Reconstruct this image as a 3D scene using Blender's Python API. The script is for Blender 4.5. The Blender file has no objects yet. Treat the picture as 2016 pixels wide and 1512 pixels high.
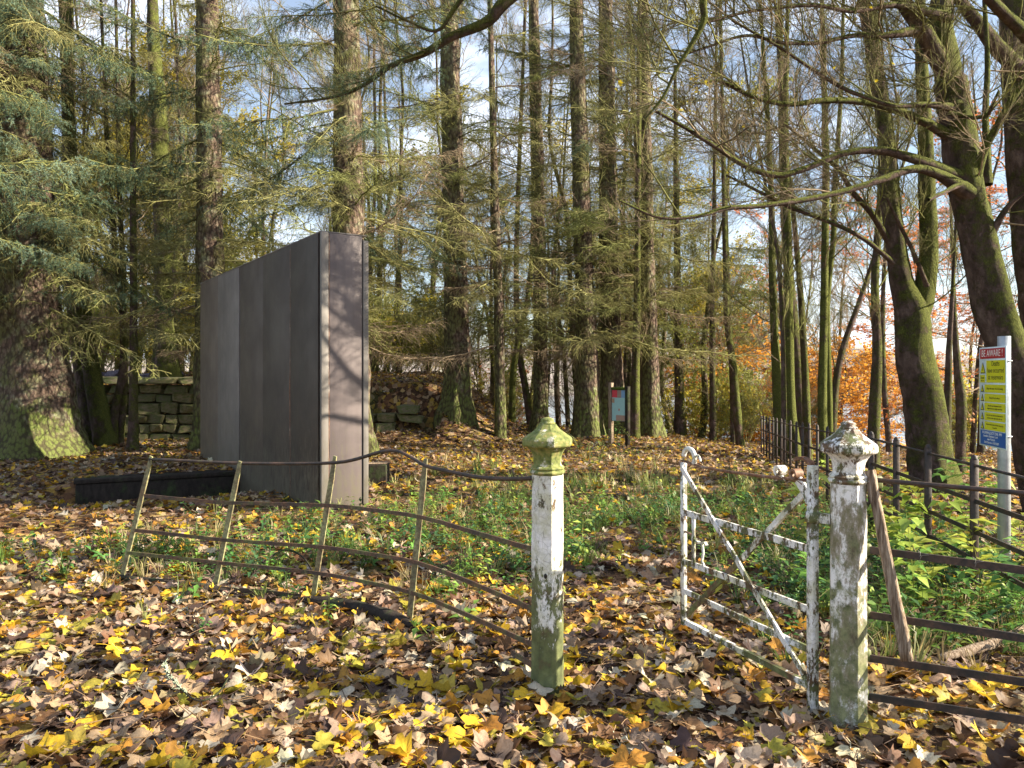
import bpy, math, random
import numpy as np
from mathutils import Vector, Matrix, noise as mnoise, Euler

rad = math.radians
SC = bpy.context.scene
COL = SC.collection
RNG = np.random.default_rng(7)
random.seed(7)

# ------------------------------------------------------------------ camera, sky, sun, exposure
F, CX, HY, CAMH = 1515.0, 1008.0, 738.0, 1.6      # focal length, centre column, horizon row of the photo, eye height
cam_data = bpy.data.cameras.new("camera")
cam = bpy.data.objects.new("camera", cam_data)
COL.objects.link(cam)
cam.location = (0, 0, CAMH)
cam.rotation_euler = (rad(90), 0, 0)
cam_data.sensor_width = 36
cam_data.lens = 36 * F / 2016
cam_data.shift_y = -18 / 2016
cam_data.clip_start = 0.1
cam_data.clip_end = 6000
SC.camera = cam

SUN_EL, SUN_AZ = 27.0, 97.0        # azimuth clockwise from +Y (the viewing direction)
world = bpy.data.worlds.new("World")
SC.world = world
world.use_nodes = True
wn = world.node_tree
wn.nodes.clear()
w_out = wn.nodes.new("ShaderNodeOutputWorld")
w_bg = wn.nodes.new("ShaderNodeBackground")
w_sky = wn.nodes.new("ShaderNodeTexSky")
w_sky.sky_type = 'NISHITA'
w_sky.sun_disc = False
w_sky.sun_elevation = rad(SUN_EL)
w_sky.sun_rotation = rad(SUN_AZ)
w_sky.air_density = 1.0
w_sky.dust_density = 1.0
w_tc = wn.nodes.new("ShaderNodeTexCoord")
w_map = wn.nodes.new("ShaderNodeMapping")
w_map.inputs['Scale'].default_value = (1.0, 1.0, 2.2)
w_no = wn.nodes.new("ShaderNodeTexNoise")
w_no.inputs['Scale'].default_value = 2.6
w_no.inputs['Detail'].default_value = 8
w_no.inputs['Roughness'].default_value = 0.55
w_ramp = wn.nodes.new("ShaderNodeValToRGB")
w_ramp.color_ramp.elements[0].position = 0.50
w_ramp.color_ramp.elements[0].color = (0.12, 0.12, 0.12, 1)
w_ramp.color_ramp.elements[1].position = 0.67
w_ramp.color_ramp.elements[1].color = (0.95, 0.95, 0.95, 1)
w_mix = wn.nodes.new("ShaderNodeMix")
w_mix.data_type = 'RGBA'
w_mix.inputs[7].default_value = (8.6, 9.2, 10.4, 1)    # sunlit cloud
wn.links.new(w_tc.outputs['Generated'], w_map.inputs[0])
wn.links.new(w_map.outputs[0], w_no.inputs['Vector'])
wn.links.new(w_no.outputs['Fac'], w_ramp.inputs[0])
wn.links.new(w_ramp.outputs[0], w_mix.inputs[0])
wn.links.new(w_sky.outputs[0], w_mix.inputs[6])
wn.links.new(w_mix.outputs[2], w_bg.inputs[0])
w_bg.inputs[1].default_value = 0.062
wn.links.new(w_bg.outputs[0], w_out.inputs[0])

sun_d = bpy.data.lights.new("sun", 'SUN')
sun_d.energy = 5.0
sun_d.angle = rad(0.5)
sun_d.color = (1.0, 0.87, 0.68)
sun = bpy.data.objects.new("sun", sun_d)
COL.objects.link(sun)
_to = Vector((math.sin(rad(SUN_AZ)) * math.cos(rad(SUN_EL)), math.cos(rad(SUN_AZ)) * math.cos(rad(SUN_EL)), math.sin(rad(SUN_EL))))
sun.rotation_euler = _to.to_track_quat('Z', 'Y').to_euler()
sun.location = (20, -4, 20)

SC.view_settings.view_transform = 'Standard'
SC.view_settings.look = 'None'
SC.view_settings.exposure = 1.9
SC.view_settings.gamma = 1.0
SC.view_settings.use_curve_mapping = False
SC.render.engine = 'CYCLES'
SC.cycles.max_bounces = 6
SC.cycles.transparent_max_bounces = 8


# ------------------------------------------------------------------ helpers
def P(px, py, d):
    """point of the place seen at photo pixel (px, py), d metres away"""
    return np.array([(px - CX) / F * d, d, CAMH - (py - HY) / F * d])


def PG(px, d):
    x = (px - CX) / F * d
    return np.array([x, d, float(gz(x, d))])


def sstep(a, b, x):
    t = np.clip((x - a) / (b - a), 0, 1)
    return t * t * (3 - 2 * t)


PL0, PL1 = np.array([-6.13, 10.8]), np.array([-4.16, 11.8])
_pd = (PL1 - PL0) / np.linalg.norm(PL1 - PL0)
_pn = np.array([-_pd[1], _pd[0]])


def gz(x, y):
    """height of the ground"""
    x = np.asarray(x, float)
    y = np.asarray(y, float)
    z = 0.022 * np.sin(1.3 * x + .7) * np.cos(1.1 * y + .2) + 0.014 * np.sin(3.1 * x + 1.7 * y) + 0.010 * np.sin(5.3 * y - 2.9 * x + 1)
    s = (x - PL0[0]) * _pn[0] + (y - PL0[1]) * _pn[1]          # behind the low kerb wall > 0
    a = (x - PL0[0]) * _pd[0] + (y - PL0[1]) * _pd[1]
    along = sstep(-.5, .1, a) * (1 - sstep(3.6, 4.6, a))
    front = (1 - sstep(.02, .22, s)) * np.exp(-((np.minimum(s, 0)) / 1.15) ** 2)
    z = z - .30 * along * front
    z = z + .10 * along * sstep(.02, .25, s) * (1 - sstep(2.5, 4.5, s))
    # terrace behind the dry stone wall, sloping down to the right
    fx = 1 - sstep(-2.4, 0.6, x)
    fy = sstep(19.15, 19.45, y) * (x < -1.8) + sstep(17.4, 20.2, y) * (x >= -1.8)
    z = z + (1.40 + .25 * sstep(19.5, 25, y)) * fx * fy
    z = z + .22 * np.exp(-((x + 2.6) / 1.3) ** 2) * sstep(17.2, 18.9, y) * (1 - fy)
    # falls away to the loch
    yd = np.where(x < 0, 30 - 0 * x, 22.5) + 0.0
    yd = 22.5 + 9 * (1 - sstep(-4, 1, x))
    over = np.maximum(y - yd, 0)
    z = z - 0.36 * over ** 1.0 * sstep(0, 5, over) * (1 - 0 * x)
    z = z - .045 * np.maximum(x - 3.6, 0) * sstep(4, 9, y) * np.maximum(0, 1) - .02 * np.maximum(y - 10, 0) * sstep(3, 6, x)
    return np.maximum(z, -16)


class MB:
    """collects vertices, faces and colours, then links ONE mesh object"""

    def __init__(self):
        self.V, self.F3, self.F4, self.C, self.n = [], [], [], [], 0

    def add(self, v, f3=None, f4=None, c=None):
        v = np.asarray(v, float).reshape(-1, 3)
        self.V.append(v)
        if f3 is not None and len(f3):
            self.F3.append(np.asarray(f3, int).reshape(-1, 3) + self.n)
        if f4 is not None and len(f4):
            self.F4.append(np.asarray(f4, int).reshape(-1, 4) + self.n)
        if c is None:
            c = (1, 1, 1)
        c = np.asarray(c, float)
        self.C.append(np.broadcast_to(c, (len(v), 3)) if c.ndim == 1 else c)
        self.n += len(v)
        return self

    def arrays(self):
        V = np.concatenate(self.V)
        F3 = np.concatenate(self.F3) if self.F3 else np.zeros((0, 3), int)
        F4 = np.concatenate(self.F4) if self.F4 else np.zeros((0, 4), int)
        return V, F3, F4, np.concatenate(self.C)

    def mesh(self, name, mat, smooth=True, color=False):
        V, F3, F4, C = self.arrays()
        me = bpy.data.meshes.new(name)
        me.vertices.add(len(V))
        me.vertices.foreach_set('co', V.astype(np.float32).ravel())
        loops = np.concatenate([F3.ravel(), F4.ravel()]).astype(np.int32)
        me.loops.add(len(loops))
        me.loops.foreach_set('vertex_index', loops)
        n3, n4 = len(F3), len(F4)
        starts = np.concatenate([np.arange(n3) * 3, n3 * 3 + np.arange(n4) * 4]).astype(np.int32)
        me.polygons.add(n3 + n4)
        me.polygons.foreach_set('loop_start', starts)
        me.polygons.foreach_set('use_smooth', np.full(n3 + n4, smooth))
        me.update(calc_edges=True)
        if color:
            at = me.color_attributes.new('tint', 'FLOAT_COLOR', 'POINT')
            cc = np.ones((len(V), 4), np.float32)
            cc[:, :3] = C
            at.data.foreach_set('color', cc.ravel())
        me.materials.append(mat)
        return me

    def build(self, name, mat, parent=None, smooth=True, color=False, **kw):
        return link(name, self.mesh(name, mat, smooth, color), parent, **kw)


def link(name, me, parent=None, loc=None, rot=None, scale=None, **props):
    o = bpy.data.objects.new(name, me)
    COL.objects.link(o)
    if parent is not None:
        o.parent = parent
    if loc is not None:
        o.location = loc
    if rot is not None:
        o.rotation_euler = rot
    if scale is not None:
        o.scale = scale if hasattr(scale, '__len__') else (scale,) * 3
    for k, v in props.items():
        o[k] = v
    return o


def thing(name, label, cat, loc=(0, 0, 0), rz=0, group=None):
    o = bpy.data.objects.new(name, None)
    COL.objects.link(o)
    o.location = tuple(float(v) for v in loc)
    o.rotation_euler = (0, 0, rz)
    o['label'] = label
    o['category'] = cat
    if group:
        o['group'] = group
    o.empty_display_size = .1
    return o


def tag(o, label, cat, group=None):
    o['label'] = label
    o['category'] = cat
    if group:
        o['group'] = group
    return o


def frames(pts):
    pts = np.asarray(pts, float)
    T = np.gradient(pts, axis=0)
    T /= np.linalg.norm(T, axis=1)[:, None] + 1e-12
    up = np.array([0, 0, 1.]) if abs(T[0][2]) < .9 else np.array([1., 0, 0])
    N = np.zeros_like(pts)
    n = np.cross(T[0], up)
    n /= np.linalg.norm(n)
    for i in range(len(pts)):
        n = n - T[i] * np.dot(n, T[i])
        n /= np.linalg.norm(n) + 1e-12
        N[i] = n
    B = np.cross(T, N)
    return T, N, B


def tube(mb, pts, r, ns=6, cap=False, c=None, twist=0., sq=None):
    pts = np.asarray(pts, float)
    n = len(pts)
    r = np.broadcast_to(np.asarray(r, float), (n,)) if np.ndim(r) <= 1 else r
    T, N, B = frames(pts)
    a = np.arange(ns) / ns * 2 * math.pi + twist
    if sq is None:
        ring = N[:, None] * np.cos(a)[None, :, None] + B[:, None] * np.sin(a)[None, :, None]
        rr = r[:, None, None] if r.ndim == 1 else r[:, :, None]
        V = pts[:, None] + ring * rr
    else:
        V = pts[:, None] + N[:, None] * (np.cos(a) * sq[0])[None, :, None] + B[:, None] * (np.sin(a) * sq[1])[None, :, None]
    V = V.reshape(-1, 3)
    i = np.arange(n - 1)[:, None] * ns
    j = np.arange(ns)[None]
    k = (j + 1) % ns
    F4 = np.stack([i + j, i + k, i + ns + k, i + ns + j], -1).reshape(-1, 4)
    F3 = None
    if cap:
        V = np.concatenate([V, pts[:1], pts[-1:]])
        q = np.arange(ns)
        q2 = (q + 1) % ns
        F3 = np.concatenate([np.stack([q2, q, np.full(ns, n * ns)], -1),
                             np.stack([q + (n - 1) * ns, q2 + (n - 1) * ns, np.full(ns, n * ns + 1)], -1)])
    mb.add(V, F3, F4, c)
    return mb


def catmull(pts, m):
    pts = np.asarray(pts, float)
    P_ = np.concatenate([2 * pts[:1] - pts[1:2], pts, 2 * pts[-1:] - pts[-2:-1]])
    out = []
    for i in range(len(pts) - 1):
        p0, p1, p2, p3 = P_[i:i + 4]
        for t in np.linspace(0, 1, m, endpoint=False):
            out.append(.5 * ((2 * p1) + (-p0 + p2) * t + (2 * p0 - 5 * p1 + 4 * p2 - p3) * t * t + (-p0 + 3 * p1 - 3 * p2 + p3) * t ** 3))
    out.append(pts[-1])
    return np.array(out)


BOXF = [(0, 3, 2, 1), (4, 5, 6, 7), (0, 1, 5, 4), (1, 2, 6, 5), (2, 3, 7, 6), (3, 0, 4, 7)]


def box(mb, lo, hi, M=None, c=None):
    x0, y0, z0 = lo
    x1, y1, z1 = hi
    v = np.array([(x0, y0, z0), (x1, y0, z0), (x1, y1, z0), (x0, y1, z0), (x0, y0, z1), (x1, y0, z1), (x1, y1, z1), (x0, y1, z1)], float)
    if M is not None:
        v = v @ M[:3, :3].T + M[:3, 3]
    mb.add(v, None, BOXF, c)
    return mb


def bbox_bev(mb, lo, hi, b=.01, jit=0., rng=None, c=None):
    """box with chamfered edges, optionally uneven (26+ faces)"""
    lo = np.array(lo, float)
    hi = np.array(hi, float)
    V = []
    idx = {}
    for sx in (0, 1):
        for sy in (0, 1):
            for sz in (0, 1):
                s = np.array([sx, sy, sz])
                corner = np.where(s, hi, lo)
                inw = np.where(s, -b, b)
                j = rng.normal(0, jit, 3) if rng is not None else np.zeros(3)
                for ax in range(3):
                    p = corner + inw
                    p[ax] = corner[ax]
                    idx[(sx, sy, sz, ax)] = len(V)
                    V.append(p + j)
    F3, F4 = [], []
    for ax in range(3):
        o1, o2 = [(1, 2), (0, 2), (0, 1)][ax]
        for s in (0, 1):
            q = []
            for (u, v) in ((0, 0), (1, 0), (1, 1), (0, 1)):
                k = [0, 0, 0]
                k[ax], k[o1], k[o2] = s, u, v
                q.append(idx[(k[0], k[1], k[2], ax)])
            if (s == 1) == (ax == 1):
                q = q[::-1]
            F4.append(q)
    for e in range(3):         # edges along axis e
        o1, o2 = [(1, 2), (0, 2), (0, 1)][e]
        for u in (0, 1):
            for v in (0, 1):
                a = [0, 0, 0]
                a[o1], a[o2] = u, v
                bb = list(a)
                bb[e] = 1
                F4.append([idx[(*a, o1)], idx[(*bb, o1)], idx[(*bb, o2)], idx[(*a, o2)]])
    for sx in (0, 1):
        for sy in (0, 1):
            for sz in (0, 1):
                F3.append([idx[(sx, sy, sz, 0)], idx[(sx, sy, sz, 1)], idx[(sx, sy, sz, 2)]])
    mb.add(np.array(V), F3, F4, c)
    return mb


def recalc(me):
    import bmesh
    bm = bmesh.new()
    bm.from_mesh(me)
    bmesh.ops.recalc_face_normals(bm, faces=bm.faces)
    bm.to_mesh(me)
    bm.free()


# ------------------------------------------------------------------ materials
class NT:
    def __init__(self, name, rough=.8, translucent=0., metallic=0., spec=.3):
        self.m = bpy.data.materials.new(name)
        self.m.use_nodes = True
        self.t = self.m.node_tree
        self.b = self.t.nodes['Principled BSDF']
        self.b.inputs['Roughness'].default_value = rough
        self.b.inputs['Metallic'].default_value = metallic
        self.b.inputs['Specular IOR Level'].default_value = spec
        self.trans = translucent
        self.tc = self.n('ShaderNodeTexCoord')

    def n(self, k, **kw):
        nd = self.t.nodes.new(k)
        for a, v in kw.items():
            setattr(nd, a, v)
        return nd

    def l(self, a, b):
        self.t.links.new(a, b)

    def mapping(self, scale=(1, 1, 1), src='Object'):
        mp = self.n('ShaderNodeMapping')
        mp.inputs['Scale'].default_value = scale
        self.l(self.tc.outputs[src], mp.inputs[0])
        return mp.outputs[0]

    def noise(self, scale, detail=6, rough=.6, vec=None, dist=0.):
        nd = self.n('ShaderNodeTexNoise')
        nd.inputs['Scale'].default_value = scale
        nd.inputs['Detail'].default_value = detail
        nd.inputs['Roughness'].default_value = rough
        nd.inputs['Distortion'].default_value = dist
        self.l(vec if vec is not None else self.tc.outputs['Object'], nd.inputs['Vector'])
        return nd.outputs['Fac']

    def voro(self, scale, vec=None, feature='F1', out='Distance'):
        nd = self.n('ShaderNodeTexVoronoi')
        nd.feature = feature
        nd.inputs['Scale'].default_value = scale
        self.l(vec if vec is not None else self.tc.outputs['Object'], nd.inputs['Vector'])
        return nd.outputs[out]

    def ramp(self, fac, stops):
        r = self.n('ShaderNodeValToRGB')
        e = r.color_ramp.elements
        while len(e) < len(stops):
            e.new(.5)
        for i, (p, c) in enumerate(stops):
            e[i].position = p
            if not hasattr(c, '__len__'):
                c = (c, c, c)
            e[i].color = (*c, 1)
        self.l(fac, r.inputs[0])
        return r.outputs[0]

    def mix(self, fac, a, b, mode='MIX'):
        m = self.n('ShaderNodeMix', data_type='RGBA', blend_type=mode)
        for i, v in ((0, fac), (6, a), (7, b)):
            if hasattr(v, 'is_linked') or hasattr(v, 'links'):
                self.l(v, m.inputs[i])
            elif i == 0:
                m.inputs[0].default_value = v
            else:
                if not hasattr(v, '__len__'):
                    v = (v, v, v)
                m.inputs[i].default_value = (*v, 1)
        return m.outputs[2]

    def math(self, op, a, b=0., clamp=False):
        m = self.n('ShaderNodeMath', operation=op, use_clamp=clamp)
        for i, v in ((0, a), (1, b)):
            if hasattr(v, 'links'):
                self.l(v, m.inputs[i])
            else:
                m.inputs[i].default_value = v
        return m.outputs[0]

    def sep(self, src='Object', geo=None):
        s = self.n('ShaderNodeSeparateXYZ')
        if geo:
            g = self.n('ShaderNodeNewGeometry')
            self.l(g.outputs[geo], s.inputs[0])
        else:
            self.l(self.tc.outputs[src], s.inputs[0])
        return s.outputs

    def attr(self, name='tint'):
        a = self.n('ShaderNodeAttribute', attribute_name=name)
        return a.outputs['Color']

    def rand(self):
        return self.n('ShaderNodeObjectInfo').outputs['Random']

    def done(self, color, bump=None, strength=.5, dist=.01, rough=None):
        if hasattr(color, 'links'):
            self.l(color, self.b.inputs['Base Color'])
        else:
            self.b.inputs['Base Color'].default_value = (*color, 1)
        if rough is not None:
            self.l(rough, self.b.inputs['Roughness'])
        nrm = None
        if bump is not None:
            bp = self.n('ShaderNodeBump')
            bp.inputs['Strength'].default_value = strength
            bp.inputs['Distance'].default_value = dist
            self.l(bump, bp.inputs['Height'])
            self.l(bp.outputs[0], self.b.inputs['Normal'])
        if self.trans > 0:
            tr = self.n('ShaderNodeBsdfTranslucent')
            if hasattr(color, 'links'):
                self.l(color, tr.inputs[0])
            else:
                tr.inputs[0].default_value = (*color, 1)
            mx = self.n('ShaderNodeMixShader')
            mx.inputs[0].default_value = self.trans
            self.l(self.b.outputs[0], mx.inputs[1])
            self.l(tr.outputs[0], mx.inputs[2])
            self.l(mx.outputs[0], self.t.nodes['Material Output'].inputs[0])
        return self.m


def mat_paint(name='peeling_white_paint', lowk=.55, amt=0.):
    k = NT(name, rough=.55)
    z = k.sep()[2]
    big = k.noise(7, 8, .7, k.mapping((1, 1, .55)))
    fine = k.noise(46, 8, .75, k.mapping((1, 1, .6)))
    low = k.math('MULTIPLY', k.math('SUBTRACT', .62, z, True), lowk * .62)
    peel = k.math('ADD', k.math('ADD', k.math('MULTIPLY', big, .66), k.math('MULTIPLY', fine, .34)), low)
    rust = k.ramp(k.noise(30, 5), [(.3, (.035, .028, .022)), (.55, (.11, .065, .035)), (.8, (.17, .13, .09))])
    algae = k.ramp(k.noise(19, 6), [(.3, (.05, .06, .028)), (.6, (.13, .15, .06)), (.8, (.22, .23, .12))])
    under = k.mix(k.ramp(k.math('ADD', k.noise(9, 4), low), [(.42, 0), (.56, 1)]), rust, algae)
    white = k.ramp(k.noise(60, 4), [(.3, (.55, .55, .54)), (.7, (.80, .80, .80))])
    white = k.mix(k.ramp(k.noise(6, 6, .7), [(.45, 0), (.62, .75)]), white, (.42, .42, .26))
    mask = k.ramp(peel, [(.530 - amt, 0), (.560 - amt, 1)])
    col = k.mix(mask, white, under)
    crack = k.voro(24, feature='DISTANCE_TO_EDGE')
    col = k.mix(k.ramp(crack, [(.010, .4), (.022, 0)]), col, (.09, .07, .05))
    bump = k.math('SUBTRACT', k.math('MULTIPLY', fine, .5), mask)
    return k.done(col, bump, .5, .003)


def mat_greypaint():
    k = NT('weathered_grey_paint', rough=.6)
    big = k.noise(7, 9, .75, k.mapping((1, 1, .5)))
    z = k.sep()[2]
    col = k.ramp(big, [(.34, (.075, .06, .04)), (.43, (.17, .16, .09)), (.49, (.28, .25, .20)), (.53, (.70, .70, .68)), (.7, (.80, .80, .80))])
    low = k.ramp(k.math('SUBTRACT', k.math('MULTIPLY', k.noise(14, 7, .7), .7), k.math('MULTIPLY', z, .10)), [(.26, 0), (.36, 1)])
    green = k.ramp(k.noise(25, 6), [(.3, (.06, .075, .03)), (.7, (.24, .25, .13))])
    col = k.mix(low, col, green)
    fine = k.noise(60, 6, .7)
    col = k.mix(k.ramp(fine, [(.33, .8), (.40, 0)]), col, (.05, .045, .03))
    return k.done(col, k.math('ADD', big, fine), .5, .004)


def mat_iron(name, base, rust, moss, amount=.5):
    k = NT(name, rough=.62, spec=.4)
    a = k.noise(11, 7, .7)
    b = k.noise(50, 5)
    col = k.mix(k.ramp(a, [(.42, 0), (.62, 1)]), base, rust)
    col = k.mix(k.ramp(k.noise(6, 8, .7), [(.60 - amount * .25, 0), (.72 - amount * .2, 1)]), col, moss)
    col = k.mix(k.ramp(b, [(.40, .5), (.6, 0)]), col, (.02, .017, .014))
    return k.done(col, b, .6, .003)


def mat_panel(name, c1, c2, metallic=.12, rough=.55):
    k = NT(name, rough=rough, metallic=metallic, spec=.5)
    st = k.noise(3.5, 8, .65, k.mapping((3.5, 3.5, .3)))
    cl = k.noise(1.6, 6, .6)
    col = k.mix(k.ramp(st, [(.3, 0), (.7, 1)]), c1, c2)
    col = k.mix(k.ramp(cl, [(.35, 0), (.65, .55)]), col, tuple(v * .62 for v in c1))
    z = k.sep()[2]
    dirt = k.math('SUBTRACT', k.noise(7, 8, .7, k.mapping((3, 3, 1))), k.math('MULTIPLY', z, .22))
    col = k.mix(k.ramp(dirt, [(.34, 0), (.52, .8)]), col, (.11, .10, .07))
    sp = k.ramp(k.noise(120, 2), [(.70, 0), (.76, .35)])
    col = k.mix(sp, col, (.30, .28, .26))
    return k.done(col, k.math('ADD', k.math('MULTIPLY', st, .3), k.math('MULTIPLY', cl, 2)), .16, .01, k.ramp(cl, [(.3, .48), (.7, .68)]))


def mat_bark_spruce():
    k = NT('spruce_bark', rough=.9, spec=.15)
    vec = k.mapping((1, 1, .5))
    v1 = k.voro(17, vec)
    n1 = k.noise(9, 8, .7, vec)
    n2 = k.noise(70, 6, .7)
    base = k.ramp(n1, [(.25, (.040, .028, .022)), (.45, (.115, .080, .062)), (.62, (.19, .138, .108)), (.8, (.29, .24, .19))])
    lich = k.ramp(k.noise(4.5, 9, .75), [(.50, 0), (.60, .85)])
    col = k.mix(lich, base, k.ramp(n2, [(.3, (.16, .17, .10)), (.7, (.36, .38, .26))]))
    z = k.sep()[2]
    g = k.math('SUBTRACT', k.noise(3, 7, .7), k.math('MULTIPLY', z, .16))
    col = k.mix(k.ramp(g, [(.30, 0), (.42, .9)]), col, k.ramp(n2, [(.3, (.05, .075, .018)), (.7, (.17, .21, .05))]))
    gx = k.sep(geo='Normal')[0]
    al = k.math('MULTIPLY', k.ramp(k.math('SUBTRACT', k.noise(2.2, 6), k.math('MULTIPLY', gx, .12)), [(.42, 0), (.58, 1)]), .85)
    col = k.mix(al, col, (.12, .125, .045))  # algae green, with the yellow-green sun patches of the bark put into it
    col = k.mix(k.ramp(v1, [(.40, 0), (.70, .75)]), col, (.04, .028, .022))
    bump = k.math('SUBTRACT', k.math('ADD', n1, k.math('MULTIPLY', n2, .5)), v1)
    return k.done(col, bump, 1.0, .035)


def mat_bark_moss(name, amount=.5):
    k = NT(name, rough=.92, spec=.1)
    n1 = k.noise(8, 8, .7, k.mapping((1, 1, .5)))
    n2 = k.noise(80, 6, .7, k.mapping((1, 1, .45)))
    bark = k.ramp(n1, [(.3, (.045, .033, .028)), (.5, (.12, .085, .075)), (.7, (.22, .165, .145))])
    m = k.noise(2.6, 9, .80)
    up = k.math('MULTIPLY', k.sep(geo='Normal')[2], .24)
    side = k.math('MULTIPLY', k.sep(geo='Normal')[0], .07)
    mk = k.math('ADD', k.math('ADD', m, up), side)
    t = .62 - amount * .28
    moss = k.ramp(n2, [(.25, (.028, .036, .008)), (.5, (.095, .115, .024)), (.75, (.25, .27, .07))])
    mask = k.ramp(mk, [(t, 0), (t + .13, .92)])
    col = k.mix(mask, bark, moss)
    bump = k.math('ADD', k.math('ADD', n1, n2), mask)
    return k.done(col, bump, 1.0, .045)


def mat_twig(name, lo, hi, sc=3.):
    k = NT(name, rough=.9, spec=.1)
    col = k.mix(k.ramp(k.noise(sc, 5, .7), [(.35, 0), (.65, 1)]), lo, hi)
    return k.done(col)


def mat_leafy(name, stops, trans=.35, sc=2.5, rough=.6):
    k = NT(name, rough=rough, translucent=trans, spec=.3)
    n = k.noise(sc, 4, .7)
    r = k.math('ADD', k.math('MULTIPLY', n, .8), k.math('MULTIPLY', k.rand(), .2))
    return k.done(k.ramp(r, stops))


def mat_tint(name, trans=.3, spots=True, rough=.6, spec=.35):
    k = NT(name, rough=rough, translucent=trans, spec=spec)
    col = k.attr()
    if spots:
        col = k.mix(k.ramp(k.noise(26, 6, .75), [(.34, .7), (.50, 0)]), col, k.mix(.5, col, (.06, .03, .012)))
        col = k.mix(k.ramp(k.noise(90, 3), [(.35, .35), (.5, 0)]), col, (.08, .05, .03))
    return k.done(col, k.noise(70, 4), .3, .004)


def mat_ground():
    k = NT('forest_floor', rough=.95, spec=.1)
    a = k.noise(3, 8, .7)
    b = k.noise(22, 8, .75)
    soil = k.ramp(b, [(.3, (.016, .010, .008)), (.5, (.06, .035, .022)), (.65, (.14, .085, .05)), (.8, (.24, .17, .12))])
    v = k.voro(11, out='Color')
    s = k.n('ShaderNodeSeparateColor')
    k.l(v, s.inputs[0])
    leaf = k.ramp(s.outputs[0], [(.0, (.10, .05, .03)), (.3, (.22, .12, .06)), (.5, (.34, .25, .17)), (.7, (.38, .26, .05)), (1, (.16, .08, .04))])
    col = k.mix(k.ramp(k.math('ADD', k.math('MULTIPLY', b, .5), k.math('MULTIPLY', s.outputs[1], .5)), [(.42, 0), (.5, 1)]), soil, leaf)
    col = k.mix(k.ramp(k.noise(1.3, 5), [(.56, 0), (.66, .6)]), col, (.05, .08, .02))
    return k.done(col, k.math('ADD', b, a), .8, .04)


def mat_stone():
    k = NT('mossy_sandstone', rough=.92, spec=.15)
    n = k.noise(9, 8, .7)
    v = k.mix(k.rand(), (.27, .22, .13), (.13, .115, .08))
    col = k.mix(k.ramp(n, [(.3, .8), (.6, 0)]), v, (.09, .08, .06))
    col = k.mix(k.ramp(k.noise(4, 8, .75), [(.42, 0), (.58, .9)]), col, (.09, .115, .035))
    return k.done(col, n, .9, .03)


M_PAINT = mat_paint()
M_GATE = mat_paint('peeling_gate_paint', .10, .034)
M_CAPW = mat_paint('grimy_white_cap_paint', .0, .040)
M_GPAINT = mat_greypaint()
M_IRON = mat_iron('rusty_mossy_iron', (.055, .040, .034), (.15, .075, .045), (.13, .15, .05), .42)
M_IRONB = mat_iron('black_painted_iron', (.022, .020, .020), (.085, .050, .036), (.07, .08, .035), .05)
M_IRONG = mat_iron('lichen_covered_iron', (.13, .12, .07), (.20, .13, .07), (.30, .30, .15), .8)
M_RUST = mat_iron('scaly_rust', (.16, .07, .035), (.28, .16, .10), (.40, .36, .32), .3)
M_PANEL_D = [mat_panel('dark_bronze_panel', c1, c2) for c1, c2 in (
    ((.098, .075, .057), (.140, .112, .088)), ((.125, .109, .098), (.195, .176, .162)), ((.054, .040, .030), (.082, .062, .047)),
    ((.044, .033, .026), (.064, .049, .038)), ((.035, .026, .020), (.053, .040, .031)))]
M_PANEL_L = mat_panel('sunlit_purple_grey_panel', (.100, .080, .080), (.132, .108, .108))  # purple-grey look of the sunlit narrow end put into its colour
M_STRIP = mat_panel('pale_metal_strip', (.12, .11, .10), (.20, .185, .17), .1, .7)
M_SPRUCE = mat_bark_spruce()
M_MOSS = mat_bark_moss('mossy_bark', .70)
M_MOSSH = mat_bark_moss('thick_moss_bark', 1.05)
M_MOSSL = mat_bark_moss('thinly_mossed_bark', .55)
M_TWIG = mat_twig('sunlit_lichened_twigs', (.11, .095, .045), (.34, .34, .13))  # lichen tone, lightened to hold the sunlit yellow-green of the twigs
M_TWIGG = mat_twig('green_algae_twigs', (.075, .078, .03), (.24, .26, .09))
M_TWIGB = mat_twig('brown_twigs', (.11, .08, .05), (.34, .27, .18))
M_TWIGD = mat_twig('dark_mossy_twigs', (.060, .048, .030), (.20, .21, .07))
M_TWIGK = mat_twig('dark_brown_twigs', (.075, .055, .038), (.27, .22, .14))
M_NEEDLE = mat_leafy('blue_green_needles', [(.25, (.038, .075, .045)), (.5, (.08, .14, .085)), (.75, (.22, .31, .24))], .25)
M_NEEDLED = mat_leafy('dark_green_needles', [(.25, (.06, .08, .022)), (.5, (.15, .18, .045)), (.75, (.30, .32, .10))], .25)
M_YELLOW = mat_leafy('yellow_leaves', [(.25, (.30, .30, .04)), (.5, (.50, .42, .06)), (.75, (.62, .50, .08))], .5)
M_ORANGE = mat_leafy('orange_beech_leaves', [(.25, (.52, .20, .02)), (.5, (.74, .36, .05)), (.75, (.80, .50, .10))], .5)
M_RED = mat_leafy('red_brown_leaves', [(.25, (.40, .11, .04)), (.5, (.58, .20, .07)), (.75, (.66, .34, .12))], .5)
M_OLIVE = mat_leafy('olive_green_leaves', [(.25, (.12, .15, .03)), (.5, (.26, .28, .06)), (.75, (.44, .42, .10))], .5)
M_LEAF = mat_tint('dry_leaf')
M_PLANT = mat_tint('fresh_plant', .35, False, .5)
M_GROUND = mat_ground()
M_STONE = mat_stone()

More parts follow.
